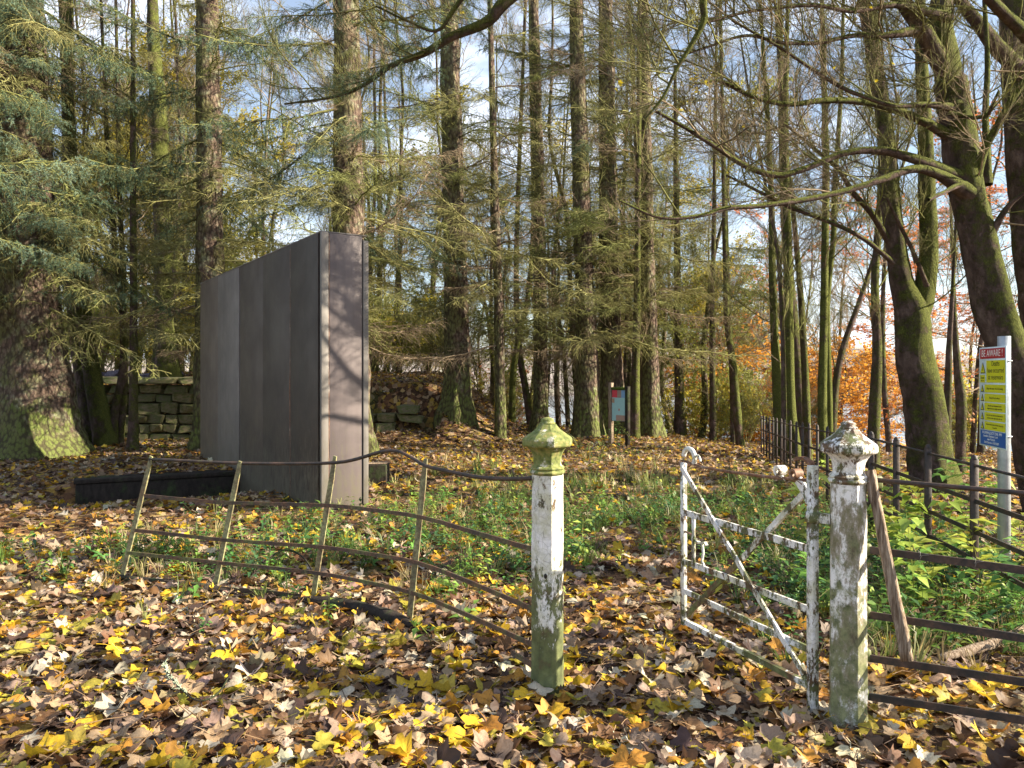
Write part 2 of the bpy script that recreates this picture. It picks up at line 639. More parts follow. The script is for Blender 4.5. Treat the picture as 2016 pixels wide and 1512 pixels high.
_k = NT('galvanised_steel', rough=.42, metallic=.55, spec=.5)
M_GALV = _k.done(_k.ramp(_k.noise(14, 6), [(.3, (.30, .34, .38)), (.7, (.50, .54, .58))]), _k.noise(30, 4), .15, .002)
_k = NT('old_grey_wood', rough=.9, spec=.15)
_n = _k.noise(14, 8, .7, _k.mapping((6, 6, .5)))
M_WOOD = _k.done(_k.ramp(_n, [(.32, (.05, .03, .02)), (.45, (.18, .13, .09)), (.6, (.36, .29, .22)), (.75, (.50, .42, .33))]), _n, 1.0, .012)
_k = NT('dark_damp_timber', rough=.9, spec=.15)
_n = _k.noise(8, 8, .7, _k.mapping((2, 2, 1)))
M_DARKW = _k.done(_k.mix(_k.ramp(_k.noise(2.2, 8, .75), [(.52, 0), (.66, .8)]), _k.ramp(_n, [(.3, (.012, .010, .009)), (.7, (.045, .036, .03))]), (.05, .08, .025)), _n, .8, .015)
_k = NT('green_moss', rough=.95, spec=.1)
_n = _k.noise(50, 8, .75)
M_MOSSP = _k.done(_k.ramp(_n, [(.3, (.03, .045, .01)), (.55, (.10, .15, .03)), (.75, (.22, .28, .07))]), _n, 1.0, .03)


def flat(name, c, rough=.45):
    k = NT(name, rough=rough, spec=.4)
    return k.done(k.mix(k.ramp(k.noise(18, 6, .7), [(.45, 0), (.75, .25)]), c, tuple(v * .6 for v in c)))


# ------------------------------------------------------------------ the setting
def build_ground():
    xs = np.unique(np.concatenate([np.arange(-14, 10, .16), np.arange(-60, -14, 1.0), np.arange(10, 60, 1.0), np.linspace(-900, -60, 16), np.linspace(60, 900, 16)]))
    ys = np.unique(np.concatenate([np.arange(-6, 26, .16), np.arange(26, 80, 1.0), np.linspace(-300, -6, 14), np.linspace(80, 300, 8)]))
    X, Y = np.meshgrid(xs, ys)
    Z = gz(X, Y)
    m = (Y > 0.5) & (Y < 30)
    Z = Z + np.where(m, .012 * np.sin(9.1 * X + 3 * Y) * np.sin(7.7 * Y - 2 * X), 0)
    V = np.stack([X, Y, Z], -1).reshape(-1, 3)
    nx, ny = len(xs), len(ys)
    i = np.arange(ny - 1)[:, None] * nx
    j = np.arange(nx - 1)[None]
    F4 = np.stack([i + j, i + j + 1, i + nx + j + 1, i + nx + j], -1).reshape(-1, 4)
    MB().add(V, None, F4).build('ground', M_GROUND, kind='structure')
    # the loch below and the moor across it
    k = NT('loch_water', rough=.12, spec=.5)
    M_W = k.done((.10, .14, .18), k.noise(.6, 6), .25, .3)
    MB().add([(-2500, 60, -14), (2500, 60, -14), (2500, 560, -14), (-2500, 560, -14)], None, [(0, 1, 2, 3)]).build('water', M_W, kind='structure')
    k = NT('moorland', rough=.95)
    M_H = k.done(k.ramp(k.noise(.012, 8, .65), [(.3, (.16, .15, .13)), (.5, (.26, .22, .20)), (.7, (.30, .30, .20))]))
    xs = np.linspace(-3000, 3000, 90)
    ys = np.linspace(540, 2600, 40)
    X, Y = np.meshgrid(xs, ys)
    Z = -16 + 46 * sstep(540, 1300, Y) * (1 + .35 * np.sin(X / 420 + 1) + .2 * np.sin(X / 170)) + 6 * np.sin(X / 90 + Y / 130) * sstep(560, 900, Y)
    V = np.stack([X, Y, Z], -1).reshape(-1, 3)
    nx, ny = 90, 40
    i = np.arange(ny - 1)[:, None] * nx
    j = np.arange(nx - 1)[None]
    F4 = np.stack([i + j, i + j + 1, i + nx + j + 1, i + nx + j], -1).reshape(-1, 4)
    MB().add(V, None, F4).build('hills', M_H, kind='structure')


build_ground()


# ---- dry stone wall that retains the terrace
def build_wall():
    rng = np.random.default_rng(3)
    w = thing('stone_wall', 'mossy dry stone retaining wall with flat coping stones behind the dark monolith', 'wall', (-7.5, 19.05, 0))
    meshes = []
    for i in range(7):
        b = MB()
        bbox_bev(b, (-.5, -.5, -.5), (.5, .5, .5), .08, .075, rng)
        me = b.mesh('stone', M_STONE, False)
        recalc(me)
        meshes.append(me)
    n = 0
    for x0, x1, top in ((-13.2, -6.9, 1.20), (-3.9, -1.9, .80)):
        z = -.05
        row = 0
        while z < top - .05:
            h = rng.uniform(.17, .29)
            x = x0 + rng.uniform(-.3, 0)
            while x < x1:
                L = rng.uniform(.28, .68)
                if rng.random() > (.06 if x0 < -7 else .22):
                    hh = h * rng.uniform(.86, .98)
                    link('stone', meshes[rng.integers(7)], w, (x + L / 2 + 7.5, rng.uniform(-.05, .05) + row * .012, z + hh / 2), (rng.normal(0, .05), rng.normal(0, .045), rng.normal(0, .09)), (L * .96, .34, hh))
                    n += 1
                x += L
            z += h
            row += 1
        x = x0
        while x < x1 and x0 < -7:
            L = rng.uniform(.7, 1.25)
            link('coping_stone', meshes[rng.integers(7)], w, (x + L / 2 + 7.5, -.03 + rng.uniform(-.03, .03), z + .09), (rng.normal(0, .02), rng.normal(0, .02), rng.normal(0, .02)), (L * .98, .52, .17))
            x += L
    for i, (px, d, s, lab) in enumerate(((196, 21.2, .34, 'jagged purple grey boulder on the terrace, leftmost of the row above the wall'), (218, 20.9, .30, 'rounded purple grey boulder on the terrace just left of the slanting mossy trunks'),
                                    (240, 21.3, .36, 'dark boulder on the terrace seen between the forked thin stems'), (292, 21.0, .32, 'dark grey boulder on the terrace left of the smooth beech trunk'),
                                    (350, 21.4, .28, 'small boulder on the terrace right of the smooth beech trunk'), (170, 21.5, .3, 'low boulder half hidden behind the slanting mossy trunks on the terrace'))):
        b = MB()
        bbox_bev(b, (-.5, -.4, -.3), (.5, .4, .35), .16, .09, rng)
        k = M_BOULDER
        me = b.mesh('boulder', k, False)
        recalc(me)
        p = PG(px, d)
        tag(link('boulder', me, None, (p[0], p[1], p[2] + .12), (rng.normal(0, .2), rng.normal(0, .2), rng.uniform(0, 3)), (s * 1.3, s, s * .9)), lab, 'boulder')


_k = NT('purple_grey_boulder', rough=.9)
M_BOULDER = _k.done(_k.ramp(_k.noise(5, 7, .7), [(.3, (.06, .05, .07)), (.6, (.17, .15, .19)), (.75, (.11, .13, .06))]), _k.noise(12, 6), .9, .03)
build_wall()

# ------------------------------------------------------------------ bough and branch shapes (mesh data shared by many parts)


def rot_toward(v, axis, ang):
    axis = axis / (np.linalg.norm(axis) + 1e-9)
    c, s = math.cos(ang), math.sin(ang)
    return v * c + np.cross(axis, v) * s + axis * np.dot(axis, v) * (1 - c)


def bough_axis(rng, L, droop, rise, n=12):
    t = np.linspace(0, 1, n)
    y = np.cumsum(rng.normal(0, .018, n)) * L
    z = -droop * L * t ** 1.4 + rise * L * t ** 3 + np.cumsum(rng.normal(0, .010, n)) * L
    return np.stack([t * L, y, z], -1)


def make_spruce_bough(seed, L=2.4, live=0., mat_t=None, mat_n=None, dense=1., hang=.3, ang=(.7, 1.2)):
    """returns (wood mesh, needle mesh or None), pointing along +X"""
    rng = np.random.default_rng(seed)
    mb, nb = MB(), MB()
    ax = bough_axis(rng, L, rng.uniform(.05, .3), rng.uniform(0, .2))
    tube(mb, ax, np.linspace(.020, .004, len(ax)) * (L / 2.4) ** .5, 5)
    ns = int(30 * dense * L / 2.4)
    needles_p, needles_d = [], []
    for i in range(ns):
        t = .10 + .88 * (i + rng.random() * .8) / ns
        k = t * (len(ax) - 1)
        a, b = int(k), min(int(k) + 1, len(ax) - 1)
        p = ax[a] * (1 - k + a) + ax[b] * (k - a)
        side = 1 if rng.random() < .5 else -1
        th = rng.uniform(*ang)
        d = np.array([math.cos(th), side * math.sin(th), rng.normal(-.05, .28)])
        d /= np.linalg.norm(d)
        l = (.25 + .75 * (1 - t) ** .7 * min(1, t * 5)) * rng.uniform(.35, .95) * L * .36
        m = 5
        pts = [p]
        dd = d.copy()
        for s in range(m - 1):
            dd = dd + np.array([.05, 0, -.10 * hang * 2]) + rng.normal(0, .10, 3)
            dd /= np.linalg.norm(dd)
            pts.append(pts[-1] + dd * l / (m - 1))
        pts = np.array(pts)
        tube(mb, pts, np.linspace(.0065, .0028, m), 3)
        nt = int(max(2, l / .065))
        for j in range(nt):
            u = (j + .6) / nt * (m - 1)
            a2 = min(int(u), m - 2)
            q = pts[a2] * (1 - u + a2) + pts[a2 + 1] * (u - a2)
            td = (pts[a2 + 1] - pts[a2])
            td /= np.linalg.norm(td)
            s2 = 1 if j % 2 else -1
            e = rot_toward(td, np.array([0, 0, 1.]), s2 * rng.uniform(.6, 1.1)) + rng.normal(0, .2, 3) + np.array([0, 0, -hang * rng.uniform(.2, 1.6)])
            e /= np.linalg.norm(e)
            l2 = rng.uniform(.07, .26) * (1.15 - u / m * .5)
            e2 = e + rng.normal(0, .25, 3) + np.array([0, 0, -hang * .6])
            mid = q + e * l2 * .5
            end = mid + e2 / np.linalg.norm(e2) * l2 * .5
            tube(mb, [q, mid, end], [.0028, .0022, .0012], 3)
            if live > 0 and rng.random() < live * (.35 + .9 * t):
                for (A, B) in ((q, mid), (mid, end)):
                    cnt = max(3, int(np.linalg.norm(B - A) / .0075))
                    f = rng.random(cnt)[:, None]
                    needles_p.append(A + (B - A) * f)
                    needles_d.append(np.broadcast_to((B - A) / np.linalg.norm(B - A), (cnt, 3)))
        if live > 0 and rng.random() < live:
            for s in range(2, m - 1):
                cnt = int(np.linalg.norm(pts[s + 1] - pts[s]) / .007) + 2
                f = rng.random(cnt)[:, None]
                needles_p.append(pts[s] + (pts[s + 1] - pts[s]) * f)
                dv = (pts[s + 1] - pts[s])
                needles_d.append(np.broadcast_to(dv / np.linalg.norm(dv), (cnt, 3)))
    wood = mb.mesh('bough', mat_t, True)
    nm = None
    if needles_p:
        p = np.concatenate(needles_p)
        d = np.concatenate(needles_d)
        r = rng.normal(0, 1, p.shape)
        r -= d * (r * d).sum(1)[:, None]
        r /= np.linalg.norm(r, axis=1)[:, None]
        e = d * .55 + r * .85
        w = np.cross(e, rng.normal(0, 1, p.shape))
        w /= np.linalg.norm(w, axis=1)[:, None] + 1e-9
        ln = rng.uniform(.022, .038, len(p))[:, None]
        V = np.stack([p - w * .0028, p + w * .0028, p + e * ln + w * .0012, p + e * ln - w * .0012], 1).reshape(-1, 3)
        nb.add(V, None, np.arange(len(V)).reshape(-1, 4))
        nm = nb.mesh('needles', mat_n, False)
    return wood, nm


def make_branch(seed, L=2.2, mat_t=None, up=.35, leaf=0, mat_l=None, lsize=.05, flat_=False, depth=3, r0=.016, spread=1.):
    """bare deciduous branch, along +X, curving upward"""
    rng = np.random.default_rng(seed)
    mb, lb = MB(), MB()
    tips = []

    def grow(p, d, l, r, lev):
        m = 7 if lev == 0 else (5 if lev == 1 else 3)
        pts = [p]
        dd = d.copy()
        for s in range(m - 1):
            dd = dd + rng.normal(0, .16, 3) * (1, 1, .7) + np.array([0, 0, up * .35 if not flat_ else 0])
            dd /= np.linalg.norm(dd)
            pts.append(pts[-1] + dd * l / (m - 1))
        pts = np.array(pts)
        tube(mb, pts, np.linspace(r, max(r * .45, .0014), m), 5 if lev == 0 else 3)
        if lev >= depth:
            tips.append(pts)
            return
        if lev >= 1:
            tips.append(pts)
        nb_ = (11, 6, 4, 3)[lev]
        for j in range(nb_):
            u = (.18 + .8 * (j + rng.random() * .7) / nb_) * (m - 1)
            a = min(int(u), m - 2)
            q = pts[a] * (1 - u + a) + pts[a + 1] * (u - a)
            td = pts[a + 1] - pts[a]
            td /= np.linalg.norm(td)
            axis = np.array([0, 0, 1.]) if flat_ else rng.normal(0, 1, 3)
            axis = axis - td * np.dot(axis, td)
            e = rot_toward(td, axis, rng.choice([-1, 1]) * rng.uniform(.45, .95) * spread)
            grow(q, e, l * rng.uniform(.32, .58) * (1.15 - .5 * u / m), r * .5, lev + 1)
    grow(np.zeros(3), np.array([1., 0, .0]), L, r0, 0)
    wood = mb.mesh('branch', mat_t, True)
    lm = None
    if leaf:
        n = leaf
        ps, ds = [], []
        for _ in range(n):
            t = tips[rng.integers(len(tips))]
            a = rng.integers(len(t) - 1)
            ps.append(t[a] + (t[a + 1] - t[a]) * rng.random())
        p = np.array(ps) + rng.normal(0, .02, (n, 3))
        e = rng.normal(0, 1, (n, 3)) * (1, 1, .45)
        e /= np.linalg.norm(e, axis=1)[:, None]
        w = np.cross(e, rng.normal(0, .4, (n, 3)) + (0, 0, 1))
        w /= np.linalg.norm(w, axis=1)[:, None]
        s = rng.uniform(.7, 1.3, n)[:, None] * lsize
        V = np.stack([p, p + e * s * .45 + w * s * .36, p + e * s, p + e * s * .45 - w * s * .36], 1).reshape(-1, 3)
        lb.add(V, None, np.arange(len(V)).reshape(-1, 4))
        lm = lb.mesh('leaves', mat_l, False)
    return wood, lm


DEAD = [make_spruce_bough(10 + i, 2.4, 0, (M_TWIG, M_TWIGG, M_TWIG, M_TWIGB, M_TWIG)[i], dense=1.5, hang=.3 + .1 * i) for i in range(5)]
DEADT = [make_spruce_bough(20 + i, 2.4, 0, (M_TWIG, M_TWIGB, M_TWIGG)[i], dense=.8, hang=.3) for i in range(3)]
SEMI = [make_spruce_bough(30 + i, 2.4, .30, M_TWIG, M_NEEDLED, hang=.5) for i in range(2)]
LIVE = [make_spruce_bough(40 + i, 2.4, .85, M_TWIGD, M_NEEDLE, hang=.8, dense=1.5) for i in range(3)]
LIVED = [make_spruce_bough(50 + i, 2.4, .85, M_TWIGD, M_NEEDLED, hang=.6, dense=1.3) for i in range(2)]
BARE = [make_branch(60 + i, 2.2, (M_TWIGK, M_TWIGD, M_TWIGB)[i % 3]) for i in range(4)]
BAREM = [make_branch(70 + i, 2.0, M_TWIGD, up=.5, spread=.8) for i in range(3)]
FINE = [make_branch(75 + i, 1.6, M_TWIGB, up=.9, spread=.55, r0=.010) for i in range(3)]
YEL = [make_branch(80 + i, 2.2, M_TWIG, leaf=520, mat_l=M_YELLOW, lsize=.085) for i in range(2)]
OLI = [make_branch(84 + i, 2.2, M_TWIG, leaf=560, mat_l=M_OLIVE, lsize=.08) for i in range(2)]
ORA = [make_branch(88 + i, 2.4, M_TWIGB, leaf=460, mat_l=M_ORANGE, lsize=.085, flat_=True, up=.1) for i in range(2)]
RED = [make_branch(92 + i, 2.4, M_TWIGB, leaf=300, mat_l=M_RED, lsize=.08, flat_=True, up=.1) for i in range(2)]


def put_bough(parent, variant, loc, az, tilt, s, name='bough', roll=0.):
    o = link(name, variant[0], parent, loc, None, s)
    o.rotation_euler = Euler((roll, -tilt, az), 'XYZ')
    if variant[1] is not None:
        link('needles' if name == 'bough' else 'leaves', variant[1], o, kind='stuff')
    return o


def trunk_mesh(pts, rr, ns=18, flare=.5, rough=.07, seed=0, mat=None, seg=.14, lobes=5, sub=None, name='trunk'):
    """pts relative to the tree's base"""
    pts = np.asarray(pts, float)
    rr = np.asarray(rr, float)
    m = max(3, int(16 / max(1, len(pts) - 1)))
    path = catmull(pts, m)
    rad_ = np.interp(np.linspace(0, len(rr) - 1, len(path)), np.arange(len(rr)), rr)
    # resample by length
    s = np.concatenate([[0], np.cumsum(np.linalg.norm(np.diff(path, axis=0), axis=1))])
    n = min(150, max(8, int(s[-1] / seg)))
    u = np.linspace(0, s[-1], n)
    path = np.stack([np.interp(u, s, path[:, i]) for i in range(3)], -1)
    rad_ = np.interp(u, s, rad_)
    a = np.arange(ns) / ns * 2 * math.pi
    R = np.zeros((n, ns))
    h = path[:, 2]
    for i in range(n):
        f = flare * math.exp(-max(h[i], 0) / (rr[0] * 1.6 + .05))
        r0 = rad_[i]
        for j in range(ns):
            nz = mnoise.noise(Vector((math.cos(a[j]) * 1.6 + seed * 7.3, math.sin(a[j]) * 1.6, h[i] * 1.3 + seed)))
            nz2 = mnoise.noise(Vector((math.cos(a[j]) * 5 + seed, math.sin(a[j]) * 5, h[i] * 5)))
            R[i, j] = r0 * (1 + rough * 1.3 * nz + rough * .8 * nz2 + f * (.75 + .6 * math.cos(lobes * a[j] + seed) + .5 * nz))
    mb = MB()
    tube(mb, path, R, ns)
    return mb.mesh(name, mat, True), path, rad_


TREES = []


def tree(name, label, cat, pts, widths, mat, group=None, ns=18, flare=.5, rough=.07, seed=0, lobes=5):
    """pts world positions from base up, widths radii"""
    pts = np.asarray(pts, float)
    base = pts[0].copy()
    t = thing(name, label, cat, base, 0, group)
    rel = pts - base
    sink = rel[:1] - (rel[1:2] - rel[:1]) / np.linalg.norm(rel[1] - rel[0]) * .35
    rel2 = np.concatenate([sink, rel])
    w2 = np.concatenate([[widths[0] * 1.02], widths])
    me, path, rr = trunk_mesh(rel2, w2, ns, flare, rough, seed, mat, lobes=lobes)
    link('trunk', me, t)
    TREES.append((base[0], base[1]))
    return t, path, rr


def along(path, z):
    """point on the path where its height is z"""
    h = path[:, 2]
    i = int(np.clip(np.searchsorted(h, z), 1, len(path) - 1))
    f = np.clip((z - h[i - 1]) / (h[i] - h[i - 1] + 1e-9), 0, 1)
    return path[i - 1] * (1 - f) + path[i] * f


def px_tree(name, label, cat, pp, d, mat, extra=5., dtop=None, **kw):
    """pp: list of (px, py, width px) in the photo from the ground up; the base is set on the ground at distance d"""
    pts, ws = [], []
    dt = dtop if dtop is not None else d
    for i, (px, py, w) in enumerate(pp):
        dd = d + (dt - d) * i / max(1, len(pp) - 1)
        q = P(px, py, dd)
        if i == 0:
            q = PG(px, dd)
        pts.append(q)
        ws.append(w / 2 / F * dd)
    if extra > 0:
        v = pts[-1] - pts[-2]
        v = v / np.linalg.norm(v)
        pts.append(pts[-1] + v * extra * .5)
        pts.append(pts[-1] + v * extra * .5 + np.array([0, 0, .2]))
        ws += [ws[-1] * .8, ws[-1] * .5]
    return tree(name, label, cat, pts, ws, mat, **kw)


def spruce_boughs(t, path, z0, z1, n, var, s=(.6, 1.2), tilt=(-.35, .25), rng=None, az=None, shrink=.5):
    for i in range(n):
        z = rng.uniform(z0, z1)
        p = along(path, z)
        a = rng.uniform(0, 2 * math.pi) if az is None else rng.uniform(*az)
        v = var[rng.integers(len(var))]
        sc = rng.uniform(*s) * (1 - shrink * max(0, (z - 8)) / 10)
        put_bough(t, v, p, a, rng.uniform(*tilt), max(.22, sc), 'bough', rng.normal(0, .3))


R1 = np.random.default_rng(101)

# giant spruce at the left edge
t, path, rr = px_tree('spruce_tree', 'giant spruce with wide flared lichened base at the left edge', 'tree',
                      [(66, 885, 172), (64, 800, 132), (58, 660, 112), (52, 450, 100), (48, 250, 90), (46, 60, 80)], 15.6, M_SPRUCE, 5, flare=.30, rough=.12, seed=1, ns=30)
spruce_boughs(t, path, 2.6, 6, 16, DEAD + SEMI, (.7, 1.1), (-.3, .2), R1)
spruce_boughs(t, path, 4.4, 9.5, 46, LIVE, (.8, 1.7), (-.5, .05), R1, az=(-3.3, .9), shrink=0)
spruce_boughs(t, path, 3.1, 4.2, 6, LIVE, (.7, 1.2), (-.3, .15), R1, az=(-3.3, .9), shrink=0)
spruce_boughs(t, path, 2.8, 9.5, 44, SEMI + DEAD, (.8, 1.5), (-.6, .1), R1, az=(-3.3, .9), shrink=0)
t, path, rr = px_tree('spruce_tree', 'spruce just outside the left edge whose low green boughs reach into view', 'tree', [(-330, 960, 90), (-330, 700, 74), (-330, 400, 66), (-330, 60, 56)], 10.2, M_SPRUCE, 5, flare=.3, rough=.1, seed=91, ns=20)
spruce_boughs(t, path, 3.5, 6.5, 12, LIVE, (.8, 1.4), (-.3, .15), R1, az=(-.9, 1.3), shrink=0)
# the other near spruces
SPR = [
    ('tall spruce rising behind the far left edge of the dark monolith', [(416, 880, 62), (414, 640, 54), (412, 420, 50), (410, 200, 46), (408, 20, 42)], 16.6, 2),
    ('thick spruce rising straight up behind the middle of the dark monolith', [(692, 880, 74), (690, 600, 66), (686, 400, 60), (684, 200, 54), (682, 20, 48)], 15.2, 3),
    ('spruce with spreading mossy roots in front of the ruined wall end', [(902, 862, 58), (902, 760, 50), (898, 560, 46), (892, 330, 42), (886, 130, 38), (884, 0, 34)], 19.0, 4),
    ('thin spruce with a bare pinkish stump-like foot beside the earth bank', [(986, 862, 24), (984, 760, 20), (980, 560, 17), (972, 300, 14), (966, 60, 11)], 18.6, 5),
    ('pale lichen-covered spruce behind the left gatepost', [(1064, 850, 32), (1064, 700, 27), (1062, 500, 25), (1058, 250, 21), (1052, 30, 17)], 21.5, 6),
    ('reddish sunlit spruce left of the information board', [(1156, 858, 52), (1158, 740, 42), (1150, 560, 37), (1144, 330, 34), (1136, 120, 30), (1134, 0, 26)], 19.6, 7),
    ('dark spruce directly behind the information board', [(1206, 858, 56), (1204, 740, 42), (1200, 560, 39), (1196, 330, 34), (1194, 120, 30), (1192, 0, 26)], 20.4, 8),
    ('spruce with mossy flared foot right of the information board', [(1282, 862, 40), (1281, 740, 32), (1276, 560, 28), (1272, 330, 25), (1268, 60, 20)], 20.0, 9),
]
for lab, pp, d, sd in SPR:
    t, path, rr = px_tree('spruce_tree', lab, 'tree', pp, d, M_SPRUCE, 6, flare=.42 if sd != 5 else .1, rough=.10, seed=sd, ns=22)
    zt = path[-1, 2]
    big = pp[0][2] > 45
    spruce_boughs(t, path, 2.0, min(zt, 11), 44 if big else 26, DEADT + DEAD[:2], (.22, .5), (-.6, .5), R1, shrink=0)
    spruce_boughs(t, path, 2.1, min(zt, 6), 30 if big else 18, DEAD, (.55, 1.35), (-.15, .45), R1, shrink=0)
    spruce_boughs(t, path, 4, min(zt, 12), 32 if big else 20, DEAD + SEMI + (LIVE[:1] if sd < 4 else LIVED[:1]), (.6, 1.3), (-.1, .5), R1)
    if sd in (2, 3):
        spruce_boughs(t, path, 4.0, 9.5, 15, LIVE, (.8, 1.5), (-.45, .2), R1, shrink=0)
    if sd in (4, 7, 8):
        spruce_boughs(t, path, 5, 11, 7, LIVED + LIVE[:1], (.6, 1.2), (-.3, .3), R1, shrink=0)

# slim stems on the left
LEFT = [
    ('slanting smooth mossy trunk, left one of the leaning pair by the giant spruce', 'leaning_tree', [(186, 868, 40), (172, 780, 34), (150, 640, 30), (140, 450, 26), (136, 250, 24), (134, 40, 20)], 17.4, M_MOSSL, 11),
    ('slanting smooth mossy trunk, right one of the leaning pair by the giant spruce', 'leaning_tree', [(208, 874, 40), (190, 780, 34), (166, 640, 30), (152, 470, 27), (138, 300, 24), (128, 60, 20)], 16.9, M_MOSS, 12),
    ('thin dark stem bending left and forking low, beside the leaning pair', 'thin_tree', [(222, 872, 17), (226, 810, 15), (243, 720, 14), (240, 600, 12), (226, 480, 10), (214, 330, 9), (206, 160, 7)], 17.0, M_MOSSL, 13),
    ('thin reddish stem crossing the bent dark stem in front of the wall', 'thin_tree', [(234, 872, 15), (242, 800, 14), (247, 700, 12), (244, 560, 11), (236, 400, 9), (232, 200, 7)], 17.2, M_MOSSL, 14),
    ('thin straight lichened stem standing alone before the stone wall', 'thin_tree', [(262, 884, 21), (263, 780, 17), (263, 600, 14), (262, 400, 12), (262, 180, 10), (262, 20, 8)], 16.0, M_MOSSL, 15),
    ('smooth beech trunk growing on the terrace above the stone wall', 'beech_tree', [(328, 738, 50), (324, 640, 34), (320, 480, 31), (316, 320, 30), (312, 230, 34), (304, 100, 24), (300, 0, 20)], 20.6, M_MOSS, 16),
]
for lab, nm, pp, d, mt, sd in LEFT:
    t, path, rr = px_tree(nm, lab, 'tree', pp, d, mt, 4, flare=.35, rough=.07, seed=sd, ns=14)
    zt = path[-1, 2]
    for i in range(24):
        z = R1.uniform(2.2, zt)
        put_bough(t, (BARE + DEAD[:2])[R1.integers(6)], along(path, z), R1.uniform(0, 6.28), R1.uniform(-.1, .9), R1.uniform(.4, 1.0), 'branch', R1.normal(0, .5))

# thin stems right of the centre
MID = [
    ('slender mossy stem growing close to the right of the board spruce', [(1250, 862, 20), (1251, 760, 17), (1254, 600, 14), (1256, 400, 12), (1258, 150, 10)], 19.4, M_MOSS),
    ('slim dark stem just left of the mossy-footed spruce', [(1266, 856, 13), (1266, 700, 12), (1262, 500, 10), (1250, 250, 8)], 21.5, M_MOSSL),
    ('bright green leaning mossy stem between the thin spruce and the lichened spruce', [(1008, 812, 13), (1010, 740, 14), (1022, 660, 12), (1040, 580, 11), (1050, 430, 9), (1046, 200, 7)], 23.0, M_MOSSH),
    ('dark crooked stem leaning left behind the bright green stem', [(1046, 838, 15), (1034, 760, 14), (1022, 690, 13), (1016, 560, 11), (1020, 380, 9), (1030, 120, 7)], 24.0, M_MOSSL),
    ('short broken grey stem on the far edge of the leafy track', [(1338, 850, 22), (1338, 780, 20), (1336, 700, 17), (1334, 560, 14), (1332, 400, 11)], 23.5, M_MOSSL),
    ('slender stem on the far edge of the track beside two leaning stems', [(1404, 858, 14), (1403, 760, 12), (1402, 640, 10), (1405, 480, 9), (1408, 250, 7)], 22.5, M_MOSSL),
    ('curving mossy stem with a peeled brown lower side at the end of the track', [(1458, 862, 17), (1450, 800, 16), (1444, 720, 14), (1432, 640, 12), (1428, 520, 10), (1424, 330, 8), (1420, 100, 6)], 21.0, M_MOSS),
    ('straight mossy stem touching the curving stem at the end of the track', [(1444, 860, 12), (1442, 760, 11), (1436, 640, 10), (1430, 470, 9), (1424, 280, 7)], 21.6, M_MOSS),
]
for i, (lab, pp, d, mt) in enumerate(MID):
    t, path, rr = px_tree('thin_tree', lab, 'tree', pp, d, mt, 4, flare=.25, rough=.07, seed=20 + i, ns=10)
    zt = path[-1, 2]
    for j in range(26):
        z = R1.uniform(1.9, zt)
        put_bough(t, (BARE + BAREM)[R1.integers(7)], along(path, z), R1.uniform(0, 6.28), R1.uniform(0, 1.0), R1.uniform(.35, .9), 'branch', R1.normal(0, .5))

# clump of mossy stems above the iron fence on the right
CL = [
    ('leftmost mossy stem of the clump above the iron fence corner', [(1533, 850, 20), (1530, 760, 19), (1524, 640, 15), (1520, 520, 14), (1519, 410, 12), (1512, 250, 10), (1500, 60, 7)], 16.6),
    ('thick mossy stem, second in the clump above the iron fence corner', [(1566, 852, 26), (1556, 800, 20), (1553, 660, 19), (1551, 500, 17), (1548, 400, 15), (1546, 240, 12), (1550, 40, 8)], 16.2),
    ('smooth pale grey-green stem behind the clump above the iron fence', [(1578, 852, 36), (1574, 780, 24), (1560, 620, 20), (1548, 470, 18), (1540, 300, 14), (1536, 60, 10)], 18.2),
    ('mossy stem with a sharp elbow near its foot, third in the clump above the fence', [(1590, 852, 17), (1586, 760, 15), (1580, 640, 12), (1573, 540, 11), (1562, 420, 9), (1545, 260, 8), (1530, 60, 6)], 16.4),
    ('tall straight mossy stem standing between the clump and the forked tree', [(1620, 855, 19), (1619, 760, 17), (1622, 640, 15), (1624, 500, 14), (1626, 330, 13), (1622, 150, 11), (1618, 0, 8)], 15.2),
    ('second of two parallel mossy stems right of the clump', [(1634, 855, 15), (1632, 780, 13), (1628, 600, 12), (1640, 480, 11), (1644, 360, 10), (1656, 180, 8), (1660, 20, 6)], 15.6),
    ('mossy stem leaning right over the orange beech leaves', [(1638, 850, 17), (1642, 790, 15), (1658, 690, 12), (1690, 600, 10), (1716, 520, 8)], 17.0),
    ('dark mossy stem with one low fork left of the large forked tree', [(1716, 866, 26), (1724, 780, 22), (1727, 680, 18), (1722, 560, 15), (1730, 440, 13), (1736, 300, 12), (1730, 120, 10), (1722, 0, 8)], 14.6),
    ('thin pale stem between the sign and the large forked tree', [(1862, 880, 17), (1866, 780, 14), (1868, 690, 11), (1874, 600, 8), (1880, 480, 6)], 13.0),
    ('thin leaning brown stem left of the warning sign', [(1890, 885, 20), (1893, 800, 20), (1886, 740, 15), (1880, 640, 9), (1876, 520, 6)], 14.6),
    ('dark thin shoot leaning across the clump above the fence', [(1545, 850, 11), (1543, 760, 10), (1540, 640, 9), (1532, 500, 8), (1510, 380, 6)], 15.4),
]
for i, (lab, pp, d) in enumerate(CL):
    mt = (M_MOSSH, M_MOSSH, M_MOSSL, M_MOSS)[i % 4] if i < 8 else M_MOSSL
    t, path, rr = px_tree('mossy_tree', lab, 'tree', pp, d, mt, 3, flare=.3, rough=.09, seed=40 + i, ns=12)
    zt = path[-1, 2]
    for j in range(22 if i < 8 else 10):
        z = R1.uniform(2.0, zt)
        put_bough(t, (BAREM + FINE)[R1.integers(6)], along(path, z), R1.uniform(0, 6.28), R1.uniform(.3, 1.2), R1.uniform(.35, 1.05), 'branch', R1.normal(0, .5))


